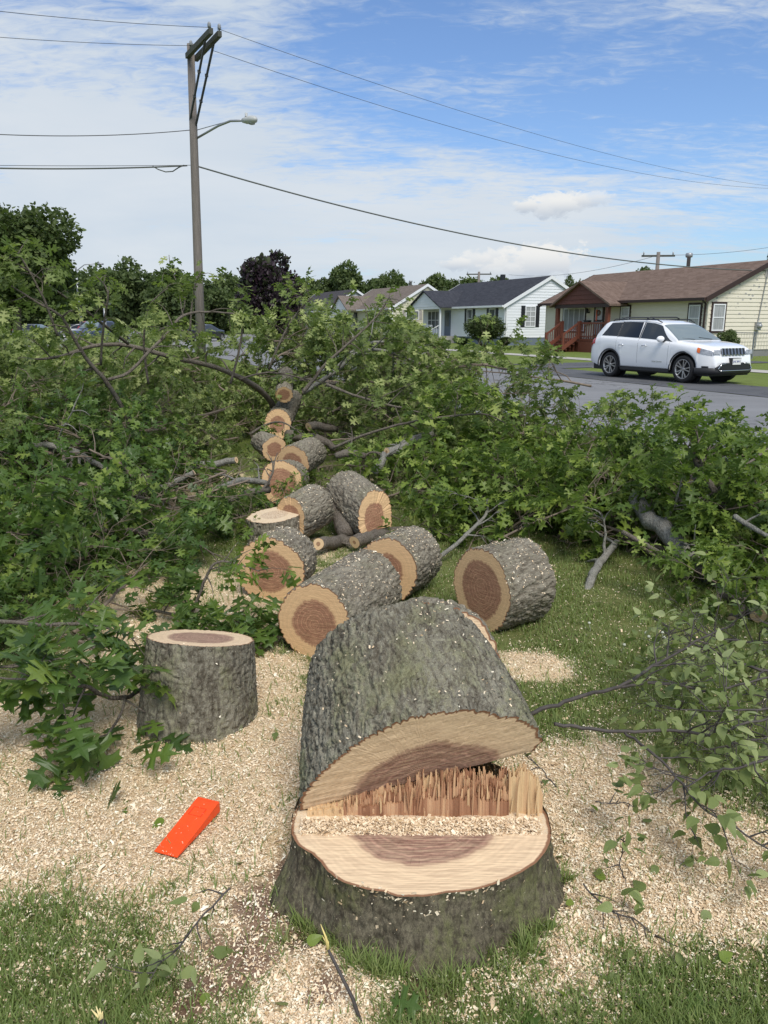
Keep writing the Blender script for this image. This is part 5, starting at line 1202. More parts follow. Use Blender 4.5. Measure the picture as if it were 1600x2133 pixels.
CR['big', 0] = crown_mesh('crown', 150, 42000, 1, 1, .045, M['leaf_tree'], 44)
trunkme = MB(); trunkme.tube([(0, 0, -.2), (.02, 0, .3), (-.02, .02, .7), (0, 0, 1.1)], [.055, .042, .034, .02], 10)
for i in range(5): a = i*1.3; trunkme.tube([(0, 0, .45+.08*i), (cos(a)*.16, sin(a)*.16, .68+.08*i), (cos(a)*.34, sin(a)*.34, .95+.07*i)], [.022, .014, .006], 7)
tm = trunkme.build('trunk', M['limb']); tmesh = tm.data; bpy.data.objects.remove(tm)
def tree(label, px, pytop, Y, hw, kind='dark', var=0, z0=.10, group=None, name='tree', cat='tree', depth=None):
    p = D(px, pytop, Y); H_ = p[2]; rx = hw*Y/FPX*1.12; r_ = empty(name, (p[0], Y, 0), random.random()*6, label, cat, group)
    c = link(bpy.data.objects.new('crown', CR[kind, var]), r_); zb = H_*z0; c.location.z = (H_+zb)/2; c.scale = (rx, rx, (H_-zb)/2*1.08)
    tr = link(bpy.data.objects.new('trunk', tmesh), r_); k = H_*.62; tr.scale = (k, k, k)
    return r_
tree('huge dark green tree rising at the left edge behind the brush', 8, 395, 40, 150, 'big', 0, .16)
tree('purple leaved maple standing out dark against the sky', 556, 510, 58, 82, 'purple', 0, .0)
tree('round topped green tree right of the big tree', 250, 528, 78, 72, 'dark', 1, .06)
tree('low bushy green tree beside the wooden pole', 340, 562, 74, 66, 'dark', 2, .05)
tree('broad green tree behind the slate roofed house', 716, 546, 100, 56, 'dark', 0, .1)
tree('thin feathery tree behind the yellow house', 815, 568, 110, 44, 'light', 0, .1)
tree('dome shaped dark tree between yellow and white houses', 902, 573, 112, 44, 'dark', 2, .1)
tree('lighter green tree above the charcoal roof', 1000, 572, 100, 62, 'light', 1, .1)
tree('small dark tree between white and brown roofs', 1192, 568, 80, 26, 'dark', 1, .2)
tree('pale tree top peeking over the brown roof', 1335, 560, 75, 40, 'light', 0, .3)
tree('tree top at far right just above the gable', 1608, 520, 60, 14, 'dark', 0, .3)
tree('tree top behind the middle of the brown roof', 1465, 552, 90, 18, 'dark', 1, .3)
GT = 'dark green trees of the far tree line'; LT = 'dark green tree in the far tree line'
for i, (px, py, Y, hw, kd, v) in enumerate(((150, 575, 96, 60, 'dark', 0), (200, 590, 100, 46, 'light', 1), (420, 582, 105, 50, 'dark', 1), (465, 575, 112, 44, 'dark', 0), (380, 590, 98, 44, 'dark', 2), (500, 590, 120, 40, 'dark', 2), (610, 578, 115, 46, 'dark', 1),
                                           (650, 588, 110, 44, 'dark', 0), (770, 590, 125, 44, 'dark', 2), (860, 592, 128, 46, 'dark', 1), (955, 590, 125, 40, 'dark', 0), (1060, 588, 122, 44, 'dark', 2), (80, 600, 90, 60, 'dark', 1), (20, 600, 84, 60, 'dark', 2), (300, 600, 110, 50, 'dark', 0), (560, 600, 125, 50, 'dark', 2), (690, 600, 130, 40, 'light', 1), (1110, 600, 118, 36, 'dark', 1),
                                           (-60, 560, 90, 60, 'dark', 0), (1700, 560, 90, 60, 'dark', 0), (1240, 590, 100, 40, 'dark', 2), (735, 592, 140, 44, 'light', 1), (835, 594, 140, 44, 'dark', 0), (930, 592, 138, 40, 'light', 0), (1030, 590, 136, 40, 'dark', 1), (590, 590, 140, 44, 'light', 0))):
    tree(LT, px, py-7, Y, hw*1.3, kd, v, .0, group=GT)
# bushes
def bush(label, px, py_top, py_bot, hw, kind='dark', var=0, leafm=None, name='bush', stems=True, Y=None):
    g = G(px, py_bot) if Y is None else D(px, 700, Y); Y = g[1]; H_ = D(px, py_top, Y)[2]; r_ = empty(name, (g[0], Y, 0), random.random()*6, label, 'bush'); c = link(bpy.data.objects.new('foliage', CR[kind, var]), r_)
    rx = hw*Y/FPX*1.15; c.scale = (rx, rx, H_*.46); c.location.z = H_*.58
    mb = MB()
    for i in range(7): a = i*.9; mb.tube([(0, 0, -.02), (cos(a)*rx*.3, sin(a)*rx*.3, H_*.3), (cos(a)*rx*.6, sin(a)*rx*.6, H_*.7)], [.05, .035, .015], 6)
    mb.build('stem', M['limb'], r_)
CR['bush', 0] = crown_mesh('foliage', 160, 15000, 1, 1, .05, leaf_mat('bush leaf', [(0, (.030, .050, .015)), (.5, (.055, .080, .022)), (1, (.10, .13, .04))], .6, .15), 14, 0, .85, 1., (.22, .05), (.66, .04))
bush('large round clipped bush before the white house', 1008, 652, 717, 46, 'bush', Y=50)
bush('leafy shrub growing through the wire fence by the gable', 1516, 688, 742, 20, 'light', 0, Y=35.6)
bush('low dark shrub left of the round bush', 962, 700, 720, 16, 'dark', 1, Y=51.5)
bush('low dark shrub right of the round bush', 1050, 702, 720, 18, 'dark', 2, Y=50.5)
bush('yellowish low shrub at the white house porch steps', 930, 706, 720, 10, 'light', 1, Y=52)
# ------------------------------------------------------------------ the felled crown: limbs, leafy branches
def leaf_template(half, fold=.22, curl=.25):
    """half outline (x>=0, y) from base to tip; returns verts, tris with a folded midrib"""
    h = np.array(half, float); n = len(h); ym = np.maximum.accumulate(h[:, 1]*.96+.0)
    mid_ = np.column_stack([np.zeros(n), ym]); V = []; 
    for p in mid_: V.append((p[0], p[1], 0))
    for p in h: V.append((p[0], p[1], 0))
    for p in h: V.append((-p[0], p[1], 0))
    V = np.array(V); V[:, 2] = np.abs(V[:, 0])*fold-curl*V[:, 1]**2*.6-(np.abs(V[:, 0])**2)*.5
    T = []
    for i in range(n-1):
        T += [(i, n+i, n+i+1), (i, n+i+1, i+1), (i, 2*n+i+1, 2*n+i), (i, i+1, 2*n+i+1)]
    # petiole
    b = len(V); V = np.concatenate([V, [(-.012, -.22, .0), (.012, -.22, 0), (0, .02, .0)]]); T.append((b, b+1, b+2))
    return V, np.array(T)
OAK = leaf_template([(0, 0), (.03, .12), (.06, .18), (.25, .14), (.27, .20), (.18, .24), (.07, .28), (.07, .34), (.30, .36), (.45, .29), (.40, .40), (.47, .48), (.30, .48), (.09, .50), (.08, .57), (.20, .64), (.37, .65), (.27, .74), (.29, .83), (.10, .76), (.06, .86), (.0, 1.0)])
OAK2 = leaf_template([(.0, .0), (.04, .13), (.14, .16), (.24, .12), (.21, .22), (.08, .29), (.11, .36), (.32, .42), (.40, .36), (.38, .48), (.30, .52), (.32, .60), (.10, .56), (.10, .66), (.24, .78), (.15, .80), (.14, .90), (.05, .86), (.0, 1.0)], .35, .45)
BIR = leaf_template([(.0, .0), (.16, .04), (.28, .14), (.33, .28), (.30, .45), (.22, .63), (.13, .80), (.05, .92), (.0, 1.0)], .18, .3)

class Branch:
    def __init__(s, seed): s.r = np.random.default_rng(seed); s.mb = MB(); s.lp = []; s.ly = []; s.lz = []; s.ls = []
    def leaves(s, p, d, n, size, spread=1., droop=.35):
        r = s.r
        for i in range(n):
            a = r.normal(size=3); v = np.array(d)*.7+a*spread*.62; v[2] -= droop*r.random(); v /= np.linalg.norm(v)+1e-9
            z = np.array([r.normal(0, .45), r.normal(0, .45), 1.0])
            sz = size*r.uniform(.65, 1.15); s.lp.append(np.array(p)+v*sz*.22+r.normal(0, .008, 3)); s.ly.append(v); s.lz.append(z); s.ls.append(sz)
    def twig(s, p, d, L, r0, depth, size, npl, droop, wild):
        r = s.r; p = np.array(p, float); d = np.array(d, float); d /= np.linalg.norm(d); n = 5; pts = [p]; q = p; dd = d
        for i in range(n-1):
            dd = dd+r.normal(0, .16*wild, 3)+np.array([0, 0, -droop*.12*(i)]); dd /= np.linalg.norm(dd); q = q+dd*L/(n-1)
            pts.append(q)
        s.mb.tube(pts, [r0*(1-.75*i/(n-1)) for i in range(n)], 4 if r0 < .004 else 6, cap=False)
        if depth > 0:
            k = int(r.integers(3, 6))
            for i in range(k):
                f = r.uniform(.3, .98); j = min(int(f*(n-1)), n-2); pp = pts[j]*(1-(f*(n-1)-j))+pts[j+1]*(f*(n-1)-j)
                v = r.normal(size=3); v -= dd*v.dot(dd); v /= np.linalg.norm(v)+1e-9; v[2] *= .6
                s.twig(pp, dd*.8+v*.85, L*r.uniform(.32, .55), r0*.5, depth-1, size, npl, droop, wild)
        s.leaves(pts[-1], dd, npl, size, 1., droop)
        if depth == 0 and npl > 2: s.leaves(pts[-2], dd, npl//2, size, 1.2, droop)
    def spine(s, pts, rad, n_tw, tl, size, npl, start=.15, depth=1, droop=.35, wild=1., up=.35, n=10, flat=.6):
        r = s.r; P = [np.array(p, float) for p in pts]
        # smooth resample (Catmull-Rom)
        Q = []; Rr = []; rd = rad if hasattr(rad, '__len__') else [rad, rad*.25]
        rd = np.interp(np.linspace(0, 1, len(P)), np.linspace(0, 1, len(rd)), rd)
        for i in range(len(P)-1):
            p0, p1, p2, p3 = P[max(i-1, 0)], P[i], P[i+1], P[min(i+2, len(P)-1)]
            for t_ in np.linspace(0, 1, 5)[: (5 if i == len(P)-2 else 4)]:
                Q.append(.5*((2*p1)+(-p0+p2)*t_+(2*p0-5*p1+4*p2-p3)*t_**2+(-p0+3*p1-3*p2+p3)*t_**3)); Rr.append(rd[i]*(1-t_)+rd[i+1]*t_)
        Q = [q+r.normal(0, max(.12*a, .002), 3)*(0 < k < len(Q)-1) for k, (q, a) in enumerate(zip(Q, Rr))]
        s.mb.tube(Q, Rr, n, jitter=.08); m_ = len(Q)
        for k in range(n_tw):
            f = start+(1-start)*(k+r.random())/max(n_tw, 1); f = min(f, .999)*(m_-1); j = int(f); p = Q[j]*(1-(f-j))+Q[min(j+1, m_-1)]*(f-j)
            d = Q[min(j+1, m_-1)]-Q[j]; d = d/(np.linalg.norm(d)+1e-9); v = r.normal(size=3); v[2] = v[2]*flat+up; v -= d*v.dot(d); v /= np.linalg.norm(v)+1e-9
            L = tl*r.uniform(.5, 1.15); s.twig(p, d*.6+v, L, min(Rr[j]*.45, .012)+.0015, depth, size, npl, droop, wild)
        s.leaves(Q[-1], Q[-1]-Q[-2], npl, size)
        return Q, Rr
    def build_leaves(s, tmpl, mt, name='foliage'):
        if not s.lp: return None
        P = np.array(s.lp); X, Y, Z = frames(np.array(s.ly), np.array(s.lz)); q_ = np.array(s.ls); V, Fq = scatter(tmpl[0], tmpl[1], P, X, Y, Z, np.column_stack([q_*s.r.uniform(.6, 1.08, len(q_)), q_, q_*s.r.uniform(.2, 2.6, len(q_))]))
        return np_mesh(name, V, Fq, mt, {'rnd': np.repeat(s.r.random(len(P)), len(tmpl[0]))})
def cut_disc(parent, p, d, r, name='cut_face', mt=None):
    d = Vector(d).normalized(); M_ = basis(p, d); ring = np.array([(cos(a)*r*(1+.06*cos(2*a+p[0]*9)), sin(a)*r*(1+.05*sin(3*a)), 0) for a in np.linspace(0, 2*pi, 28, endpoint=False)])
    V, Fs, rn = face_disc(ring, (.06*r, -.05*r, 0), 5); mb = MB(); mb.add([M_ @ Vector(v) for v in V], Fs); mb.attr['rn'] = rn
    o = mb.build(name, mt or M['cut_small'], parent)
    for v in o.data.vertices: v.co -= d*-.0
    return o
def limb(label, path, rpx, n_tw=10, tl=.5, leaf=.13, npl=5, start=.2, seed=0, bark='limb', leafm='leaf', tmpl=OAK, cut=True, cutend=False, name='felled_limb', group='felled oak limbs and leafy boughs', depth=1, cat='tree limb', droop=.35, wild=1., up=.35):
    """path: (px, py, Y); rpx radii in px of the photograph at that distance"""
    W3 = [D(a, b_, c) for a, b_, c in path]; rr_ = [r_*path[min(int(i*(len(path)-1)/max(len(rpx)-1, 1)), len(path)-1)][2]/FPX for i, r_ in enumerate(rpx)]
    o = Vector(W3[0]); root = empty(name, o, 0, label, cat, group); B = Branch(seed*13+5)
    Q, Rr = B.spine([p-np.array(o) for p in W3], rr_, n_tw, tl, leaf, npl, start, depth, droop, wild, up)
    B.mb.build('bark', M[bark], root)
    me = B.build_leaves(tmpl, M[leafm])
    if me: link(bpy.data.objects.new('foliage', me), root)
    if cut: d = Q[0]-Q[1]; d /= np.linalg.norm(d); cut_disc(root, Q[0]+d*.003, -d, Rr[0]*1.0)
    if cutend: d = Q[-1]-Q[-2]; d /= np.linalg.norm(d); cut_disc(root, Q[-1]+d*.003, -d, Rr[-1]*1.0)
    return root

# generic leafy boughs, re-used through the heap
def bough(seed, leafm, tmpl, leaf=.13, L=1.5, n_tw=11, npl=4, tl=.46):
    B = Branch(seed); r = B.r; pts = [np.zeros(3)]; d = np.array([1., 0, .05])
    for i in range(5): d = d+r.normal(0, .16, 3)*np.array([1, 1, .5]); d /= np.linalg.norm(d); pts.append(pts[-1]+d*L/5)
    c = (pts[0]+pts[-1])/2; pts = [p-c for p in pts]
    B.spine(pts, [.016, .003], n_tw, tl, leaf, npl, .08, 1, .35, 1., .30, 7)
    w_ = B.mb.build('bark', M['twig']); wm = w_.data; bpy.data.objects.remove(w_); return wm, B.build_leaves(tmpl, M[leafm])
BO = {'leaf': [bough(200+i, 'leaf', OAK if i % 2 else OAK2) for i in range(6)], 'leaf_left': [bough(220+i, 'leaf_left', OAK if i % 3 else OAK2, .145) for i in range(4)], 'leaf_back': [bough(240+i, 'leaf_back', OAK2 if i % 2 else OAK, .125, 1.7, 12, 4) for i in range(5)],
      'bare': [bough(260+i, 'leaf', OAK2, .10, 1.7, 15, 0) for i in range(2)]}
def xy(px, Y): p = D(px, 700, Y); return p[0], Y
PILE = [xy(*p) for p in ((-120, 3.1), (60, 2.95), (200, 3.25), (290, 3.8), (380, 4.4), (455, 4.8), (490, 5.6), (515, 7), (545, 8.6), (575, 10.2), (640, 10.2), (665, 9), (665, 7.4), (720, 6.9), (860, 6.5), (905, 5.8), (965, 5.3), (1150, 4.95), (1185, 4.55), (1290, 4.32), (1400, 4.0), (1470, 3.55), (1760, 3.0), (1760, 6.4), (1400, 6.7), (1290, 7.2), (1200, 8.0), (1000, 9.6), (800, 11.0), (600, 11.8), (0, 12), (-300, 11.5), (-350, 5))]
def inside(x, y, poly):
    c = False; n = len(poly)
    for i in range(n):
        (x1, y1), (x2, y2) = poly[i], poly[(i+1) % n]
        if (y1 > y) != (y2 > y) and x < (x2-x1)*(y-y1)/(y2-y1)+x1: c = not c
    return c
HC = [(*xy(a, b_), z) for a, b_, z in ((0, 11, 1.42), (200, 11, 1.34), (400, 11, 1.42), (600, 11, 1.7), (700, 11, 1.72), (800, 10.5, 1.68), (900, 10, 1.56), (1000, 9.5, 1.56), (1100, 8.8, 1.42), (1200, 8, .85), (1300, 7.2, .85), (1400, 6.6, .86), (1600, 6.2, .88),
      (0, 8, 1.3), (100, 7, 1.15), (300, 7, .95), (450, 7, .75), (100, 5, .75), (300, 5, .50), (420, 4.8, .35), (0, 4, .62), (60, 3.4, .42), (200, 3.4, .30), (330, 4, .28), (1000, 7, .60), (880, 6.8, .45), (1200, 5.6, .60), (1500, 5.2, .70), (1300, 4.8, .42), (1600, 4.4, .5), (1150, 5.2, .35), (1450, 4.4, .3),
      (560, 9.5, .9), (660, 8, .55), (760, 8.6, .95), (680, 7, .35), (520, 7, .5), (-200, 8, 1.5))]
HC = np.array(HC)
def pile_h(x, y): d = (HC[:, 0]-x)**2+(HC[:, 1]-y)**2+.04; w_ = 1/d**1.8; return float((w_*HC[:, 2]).sum()/w_.sum())
rp = random.Random(99); count = 0
LBL = {'leaf': ('leafy green oak bough heaped among others on the right of the brush pile', 'leafy oak boughs heaped on the right'),
       'leaf_left': ('dark glossy oak bough lying low among others at the left of the logs', 'dark oak boughs low at the left'),
       'leaf_back': ('pale windblown oak bough in the tall back part of the brush pile', 'windblown oak boughs in the back of the pile'),
       'bare': ('stripped twiggy bough tangled inside the brush pile', 'stripped twiggy boughs in the pile')}
def put_bough(kind, x, y, z, az, pit, roll, s):
    wm, lm = rp.choice(BO[kind]); r_ = empty('leafy_bough' if kind != 'bare' else 'twiggy_bough'); r_.location = (x, y, z); r_.rotation_euler = Euler((roll, -pit, az)); r_.scale = (s, s, s)
    tag(r_, LBL[kind][0], 'tree branch', LBL[kind][1]); link(bpy.data.objects.new('bark', wm), r_)
    if lm: link(bpy.data.objects.new('foliage', lm), r_)
CLEAR = [(1290, 1540, 4., 4.95, .85), (1470, 1680, 2.9, 4.2, .85), (1160, 1290, 4.1, 4.75, .85), (-50, 330, 4.9, 6.5, .40), (330, 520, 4.7, 6.6, .6), (480, 520, 3, 12, .5), (230, 420, 3.4, 4.6, .5)]
y = 3.0
while y < 11.8:
    st = .34+.022*y
    x = -7.5
    while x < 6.5:
        jx, jy = x+rp.uniform(-.5, .5)*st, y+rp.uniform(-.5, .5)*st
        ppx = 800+1600*jx/jy; gap = max((465 if jy < 6 else 500 if jy < 7.5 else 530)-ppx, ppx-(700 if jy < 7.5 else 645)) if 4.6 < jy < 10.3 else 999
        if inside(jx, jy, PILE) and abs(jx) < .56*jy+1.0 and gap > 0 and not any(a_ < ppx < b_ and c_ < jy < d_ and rp.random() < q for a_, b_, c_, d_, q in CLEAR) and not (gap < 130 and rp.random() < .35):
            Hh = pile_h(jx, jy); back = jy > (7.6 if jx < 1 else 6.9)
            right = jx > -.2
            for lay in range(max(1, int(Hh/.42+rp.random()))):
                z = Hh-.36-.36*lay+rp.uniform(-.08, .05)
                if z < .08: z = .10+rp.random()*.05
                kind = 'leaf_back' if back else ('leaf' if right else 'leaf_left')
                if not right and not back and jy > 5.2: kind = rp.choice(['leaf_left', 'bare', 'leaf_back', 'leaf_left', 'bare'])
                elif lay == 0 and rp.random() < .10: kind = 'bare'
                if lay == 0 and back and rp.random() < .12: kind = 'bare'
                if lay >= 1 and rp.random() < .3: kind = 'bare'
                if lay >= 3: continue
                if gap < 150: z = min(z, .35+.05*jy*(jy > 7))
                s = rp.uniform(.75, 1.05)*(.5 if gap < 70 else .72 if gap < 150 else 1.)*(.75 if jy < 4.4 else 1.)
                put_bough(kind, jx, jy, z, rp.uniform(0, 2*pi), rp.gauss(.05, .22), rp.gauss(0, .3), s); count += 1
        x += st
    y += st
for i in range(46):
    jy = rp.uniform(5.6, 11.2); ppx = rp.uniform(490, 720); z = .10+(.25 if jy > 9.6 else .05)*rp.random()
    put_bough('bare' if rp.random() < .6 else 'leaf_back' if jy > 7.5 else 'leaf', (ppx-800)*jy/1600, jy, z, rp.uniform(0, 6.28), rp.gauss(0, .08), rp.gauss(0, .2), rp.uniform(.3, .5) if jy < 9.8 else rp.uniform(.6, .9))
print('boughs', count)

# --- limbs one can follow with the eye
limb('long grey limb arching left from the highest log into the tall brush', [(577, 862, 9.3), (556, 828, 9.0), (523, 799, 8.6), (445, 764, 8.2), (349, 741, 7.9), (267, 719, 7.8), (194, 721, 7.6), (128, 742, 7.4), (74, 748, 7.2)], [6.8, 5.7, 4.7, 4.2, 3.6, 2.1], 11, 0.34, depth=0, npl=7, seed=1, leafm='leaf_back', cut=False, droop=.9)
limb('thin limb falling from the upper left edge across the dark trees', [(267, 716, 7.6), (205, 668, 7.2), (163, 636, 6.9), (105, 598, 6.6), (50, 558, 6.4), (-30, 515, 6.2)], [3.1, 2.6, 2.1, 1.3], 9, .26, depth=0, npl=6, seed=2, leafm='leaf_back', cut=False, droop=.8)
limb('dark limb slanting down right from the left edge to the middle of the brush', [(296, 948, 7.2), (270, 880, 7.0), (225, 799, 6.8), (186, 756, 6.7), (155, 706, 6.6), (128, 660, 6.5), (77, 629, 6.4), (-20, 572, 6.3)], [5.7, 4.7, 3.6, 2.6, 1.6], 9, .26, depth=0, npl=6, seed=3, leafm='leaf_back', start=.35, cut=False, droop=.8)
limb('curved limb swinging up right to leafy tips below the purple maple', [(225, 791, 6.7), (267, 776, 6.8), (310, 733, 6.9), (349, 694, 7.1), (384, 656, 7.3), (445, 650, 7.6), (510, 656, 7.9)], [3.6, 3.1, 2.6, 1.6], 9, 0.26, depth=0, npl=7, seed=4, leafm='leaf_back', start=.3, cut=False, droop=.9)
limb('slender upright shoot with a leaf tuft above the yellow house roof', [(632, 815, 8.2), (655, 790, 8.2), (679, 757, 8.2), (742, 701, 8.3), (784, 660, 8.4), (812, 618, 8.4)], [4.7, 3.1, 2.1, 1.0], 10, .32, depth=0, npl=7, seed=5, leafm='leaf_back', start=.35, droop=.8)
limb('pale limb leading right and up from two small cut ends', [(632, 818, 9.0), (668, 795, 9.0), (706, 768, 9.0), (736, 740, 9.1), (790, 728, 9.2), (850, 748, 9.3), (905, 770, 9.3)], [5.2, 4.7, 4.2, 2.6, 1.6], 14, .5, depth=0, npl=7, seed=6, leafm='leaf_back', bark='limb_pale', droop=.6)
limb('forked limb curving over the brush to its highest right shoulder', [(700, 770, 9.0), (745, 725, 9.3), (790, 712, 9.6), (840, 722, 9.7), (872, 745, 9.7)], [3.6, 3.1, 2.1, 1.0], 10, .45, depth=0, npl=7, seed=7, leafm='leaf_back', bark='limb_pale', cut=False)
limb('dark limb running right through the pale leaves from above the round log', [(680, 800, 7.9), (735, 822, 7.8), (800, 842, 7.7), (850, 852, 7.6), (900, 870, 7.5)], [3.1, 2.6, 2.1, 1.0], 8, .4, depth=0, npl=7, seed=8, leafm='leaf_back', cut=False)
limb('long thin limb rising right from behind the crooked log', [(690, 935, 7.4), (760, 905, 7.3), (830, 885, 7.2), (900, 872, 7.1), (1000, 862, 7.0), (1050, 880, 6.9)], [3.1, 2.6, 2.1, 1.3], 8, .4, seed=9, cut=False, start=.4)
limb('thick grey limb with a cut end pointing at the round logs from the left', [(492, 958, 7.2), (450, 966, 7.2), (412, 970, 7.1), (337, 978, 7.0), (289, 990, 6.9), (180, 962, 6.8), (100, 932, 6.6)], [6.8, 7.5, 6.1, 5.4, 4.8], 8, .5, seed=10, npl=3, start=.5, leafm='leaf_left', bark='limb_pale')
limb('mossy limb lying level at the left edge of the pile', [(60, 926, 6.2), (112, 930, 6.2), (157, 942, 6.2), (200, 966, 6.2), (280, 1000, 6.2)], [6.1, 7.5, 6.8, 5.4], 5, .5, seed=11, npl=3, leafm='leaf_left', bark='limb_pale', cut=False)
limb('pale broken limb in the middle of the left tangle', [(404, 984, 6.2), (370, 1002, 6.2), (330, 1018, 6.1), (290, 1030, 6.0), (230, 1010, 5.9), (90, 1005, 5.8)], [5.4, 6.1, 5.4, 4.1], 5, .5, seed=12, npl=2, leafm='leaf_left', bark='limb_pale')
limb('limb with a small cut end just left of the leaning log', [(450, 1022, 6.0), (470, 1012, 6.1), (510, 1000, 6.4), (560, 1008, 6.6)], [6.1, 6.8, 6.1], 2, .4, seed=13, npl=0, bark='limb_pale')
limb('thick dark limb lying under the leaning log', [(430, 1062, 5.7), (470, 1045, 5.8), (520, 1025, 6.0), (560, 1020, 6.2)], [5.4, 7.5, 7.5], 2, .4, seed=14, npl=0, cut=False)
limb('low limb half hidden by the dark leaves left of the sloping topped stub', [(161, 1110, 5.0), (210, 1106, 5.0), (262, 1106, 5.0), (330, 1112, 5.0), (400, 1122, 5.0)], [5.4, 6.1, 6.1, 4.1], 5, .4, seed=15, npl=3, leafm='leaf_left', cut=False)
limb('reddish stems bundled across the left tangle', [(110, 985, 5.5), (180, 1010, 5.5), (250, 1026, 5.5), (330, 1040, 5.5), (410, 1032, 5.6), (520, 1000, 5.9)], [2.7, 2.7, 2.0], 10, .6, seed=16, npl=0, bark='twig', cut=False)
limb('arched reddish stem above the bundled stems', [(283, 1027, 5.6), (275, 995, 5.6), (250, 965, 5.6), (215, 950, 5.6), (186, 936, 5.6)], [3.1, 2.7, 2.0], 3, .3, seed=17, npl=2, bark='twig', cut=False, leafm='leaf_left')
limb('stubby limb with bright cut end right of the crooked log top', [(806, 941, 6.8), (830, 938, 6.9), (846, 925, 7.0), (872, 912, 7.2), (900, 905, 7.4)], [9, 10, 9, 7], 3, .3, seed=18, npl=2, bark='limb_pale')
limb('pair of grey limbs crossing behind the crooked log', [(700, 950, 6.9), (725, 944, 6.9), (760, 950, 7.0)], [7, 9, 7], 2, .3, seed=19, npl=0, cut=False)
limb('short pale limb standing between the crooked log and the bright leaves', [(780, 985, 6.6), (795, 965, 6.6), (800, 945, 6.7)], [9, 8, 6], 1, .2, seed=20, npl=0, bark='limb_pale', cut=False)
limb('small cut limb end above the split brown log at right', [(643, 889, 8.6), (665, 888, 8.7), (700, 895, 8.9)], [9, 9, 7], 1, .2, seed=21, npl=0)
limb('thick dark limb leading right below the split brown log', [(600, 905, 8.4), (630, 912, 8.3), (665, 915, 8.2), (700, 935, 8.2)], [11, 10, 9, 7], 2, .3, seed=22, npl=0, cut=False)
limb('left one of the cut limb ends bunched in front of the crooked log', [(664, 1133, 5.15), (690, 1130, 5.3), (735, 1128, 5.5), (780, 1120, 5.7)], [13, 14, 13, 11], 1, .2, seed=23, npl=0)
limb('middle one of the cut limb ends bunched in front of the crooked log', [(699, 1127, 5.4), (720, 1118, 5.5), (760, 1105, 5.7)], [9, 9, 8], 1, .2, seed=24, npl=0)
limb('right one of the cut limb ends bunched in front of the crooked log', [(739, 1129, 5.2), (765, 1120, 5.3), (800, 1112, 5.5), (850, 1105, 5.8)], [14, 13, 12, 10], 2, .3, seed=25, npl=0)
limb('thin limb slanting up from the half hidden log to the leaves', [(888, 1182, 4.9), (915, 1160, 5.0), (945, 1138, 5.1), (980, 1105, 5.3), (1012, 1072, 5.5), (1016, 1040, 5.6)], [5.4, 4.8, 4.1, 2.7], 5, .3, seed=26, npl=3, start=.5, cut=False, bark='limb_pale')
limb('dark limb lying level behind the slanting thin one', [(880, 1105, 5.9), (950, 1108, 5.9), (1010, 1105, 5.9), (1080, 1098, 5.8)], [5.4, 5.4, 4.8], 3, .4, seed=27, npl=3, cut=False)
limb('thick mottled grey limb half buried deep in the right brush', [(1325, 1040, 5.3), (1352, 1075, 5.1), (1390, 1112, 4.9), (1440, 1165, 4.7), (1500, 1215, 4.6), (1600, 1262, 4.5), (1700, 1290, 4.5)], [17, 19, 18, 15], 5, .4, seed=28, npl=4, bark='limb_pale', cut=False)
limb('dark limb slanting across the right brush below the mottled one', [(1296, 1108, 4.8), (1340, 1132, 4.7), (1380, 1155, 4.65), (1430, 1180, 4.55), (1480, 1205, 4.5), (1560, 1240, 4.4)], [5.4, 5.4, 4.8, 3.4], 7, .4, seed=29, npl=4, cut=False, start=.5)
limb('stout limb leaning up left out of the right brush', [(1506, 1062, 4.9), (1488, 1020, 4.95), (1465, 985, 5.0), (1443, 945, 5.1)], [7.5, 6.8, 6.1], 3, .35, seed=30, npl=4, start=.6)
limb('pale cut limb poking out low onto the grass at right', [(1219, 1243, 4.45), (1228, 1215, 4.55), (1238, 1190, 4.65), (1255, 1165, 4.8), (1285, 1130, 5.0)], [9, 10, 9, 7], 3, .4, seed=31, npl=4, start=.7, bark='limb_pale')
limb('thick cut limb end at the right edge, bright yellow round face', [(1580, 1282, 3.95), (1560, 1262, 4.1), (1540, 1248, 4.2), (1500, 1240, 4.4)], [17, 17, 16, 12], 2, .3, seed=32, npl=3, start=.7)
limb('smaller cut limb end left of the thick one at the right edge', [(1526, 1290, 3.95), (1545, 1272, 4.05), (1560, 1255, 4.2)], [10, 9, 8], 0, .3, seed=33, npl=0)
limb('small round cut end seen high in the right brush', [(1440, 1003, 5.25), (1450, 995, 5.4), (1480, 985, 5.6)], [4.8, 4.8, 3.4], 1, .2, seed=34, npl=2)
limb('thin dark limb crossing the far right edge of the brush', [(1600, 935, 5.2), (1560, 965, 5.1), (1520, 995, 5.0), (1470, 1035, 5.0), (1400, 1045, 5.0)], [2.7, 2.7, 2.0], 8, .35, seed=35, npl=4, cut=False)
limb('grey limb at the right edge below the thin crossing one', [(1530, 1075, 4.6), (1560, 1095, 4.5), (1610, 1120, 4.4)], [6.1, 5.4, 4.8], 2, .3, seed=36, npl=3, bark='limb_pale', cut=False)
limb('long thin limb near the top of the middle brush', [(500, 790, 8.2), (560, 776, 8.4), (640, 790, 8.6), (700, 800, 8.8)], [2.1, 1.6, 1.0], 8, .5, depth=0, seed=37, npl=3, leafm='leaf_back', cut=False)
limb('leafy shoot standing up against the sky in front of the wooden pole', [(330, 690, 7.6), (372, 665, 7.6), (385, 620, 7.6), (360, 570, 7.6), (352, 531, 7.6)], [2.1, 1.6, 1.0, 0.5], 3, 0.19, depth=0, seed=38, npl=2, leafm='leaf_back', cut=False, start=.2)
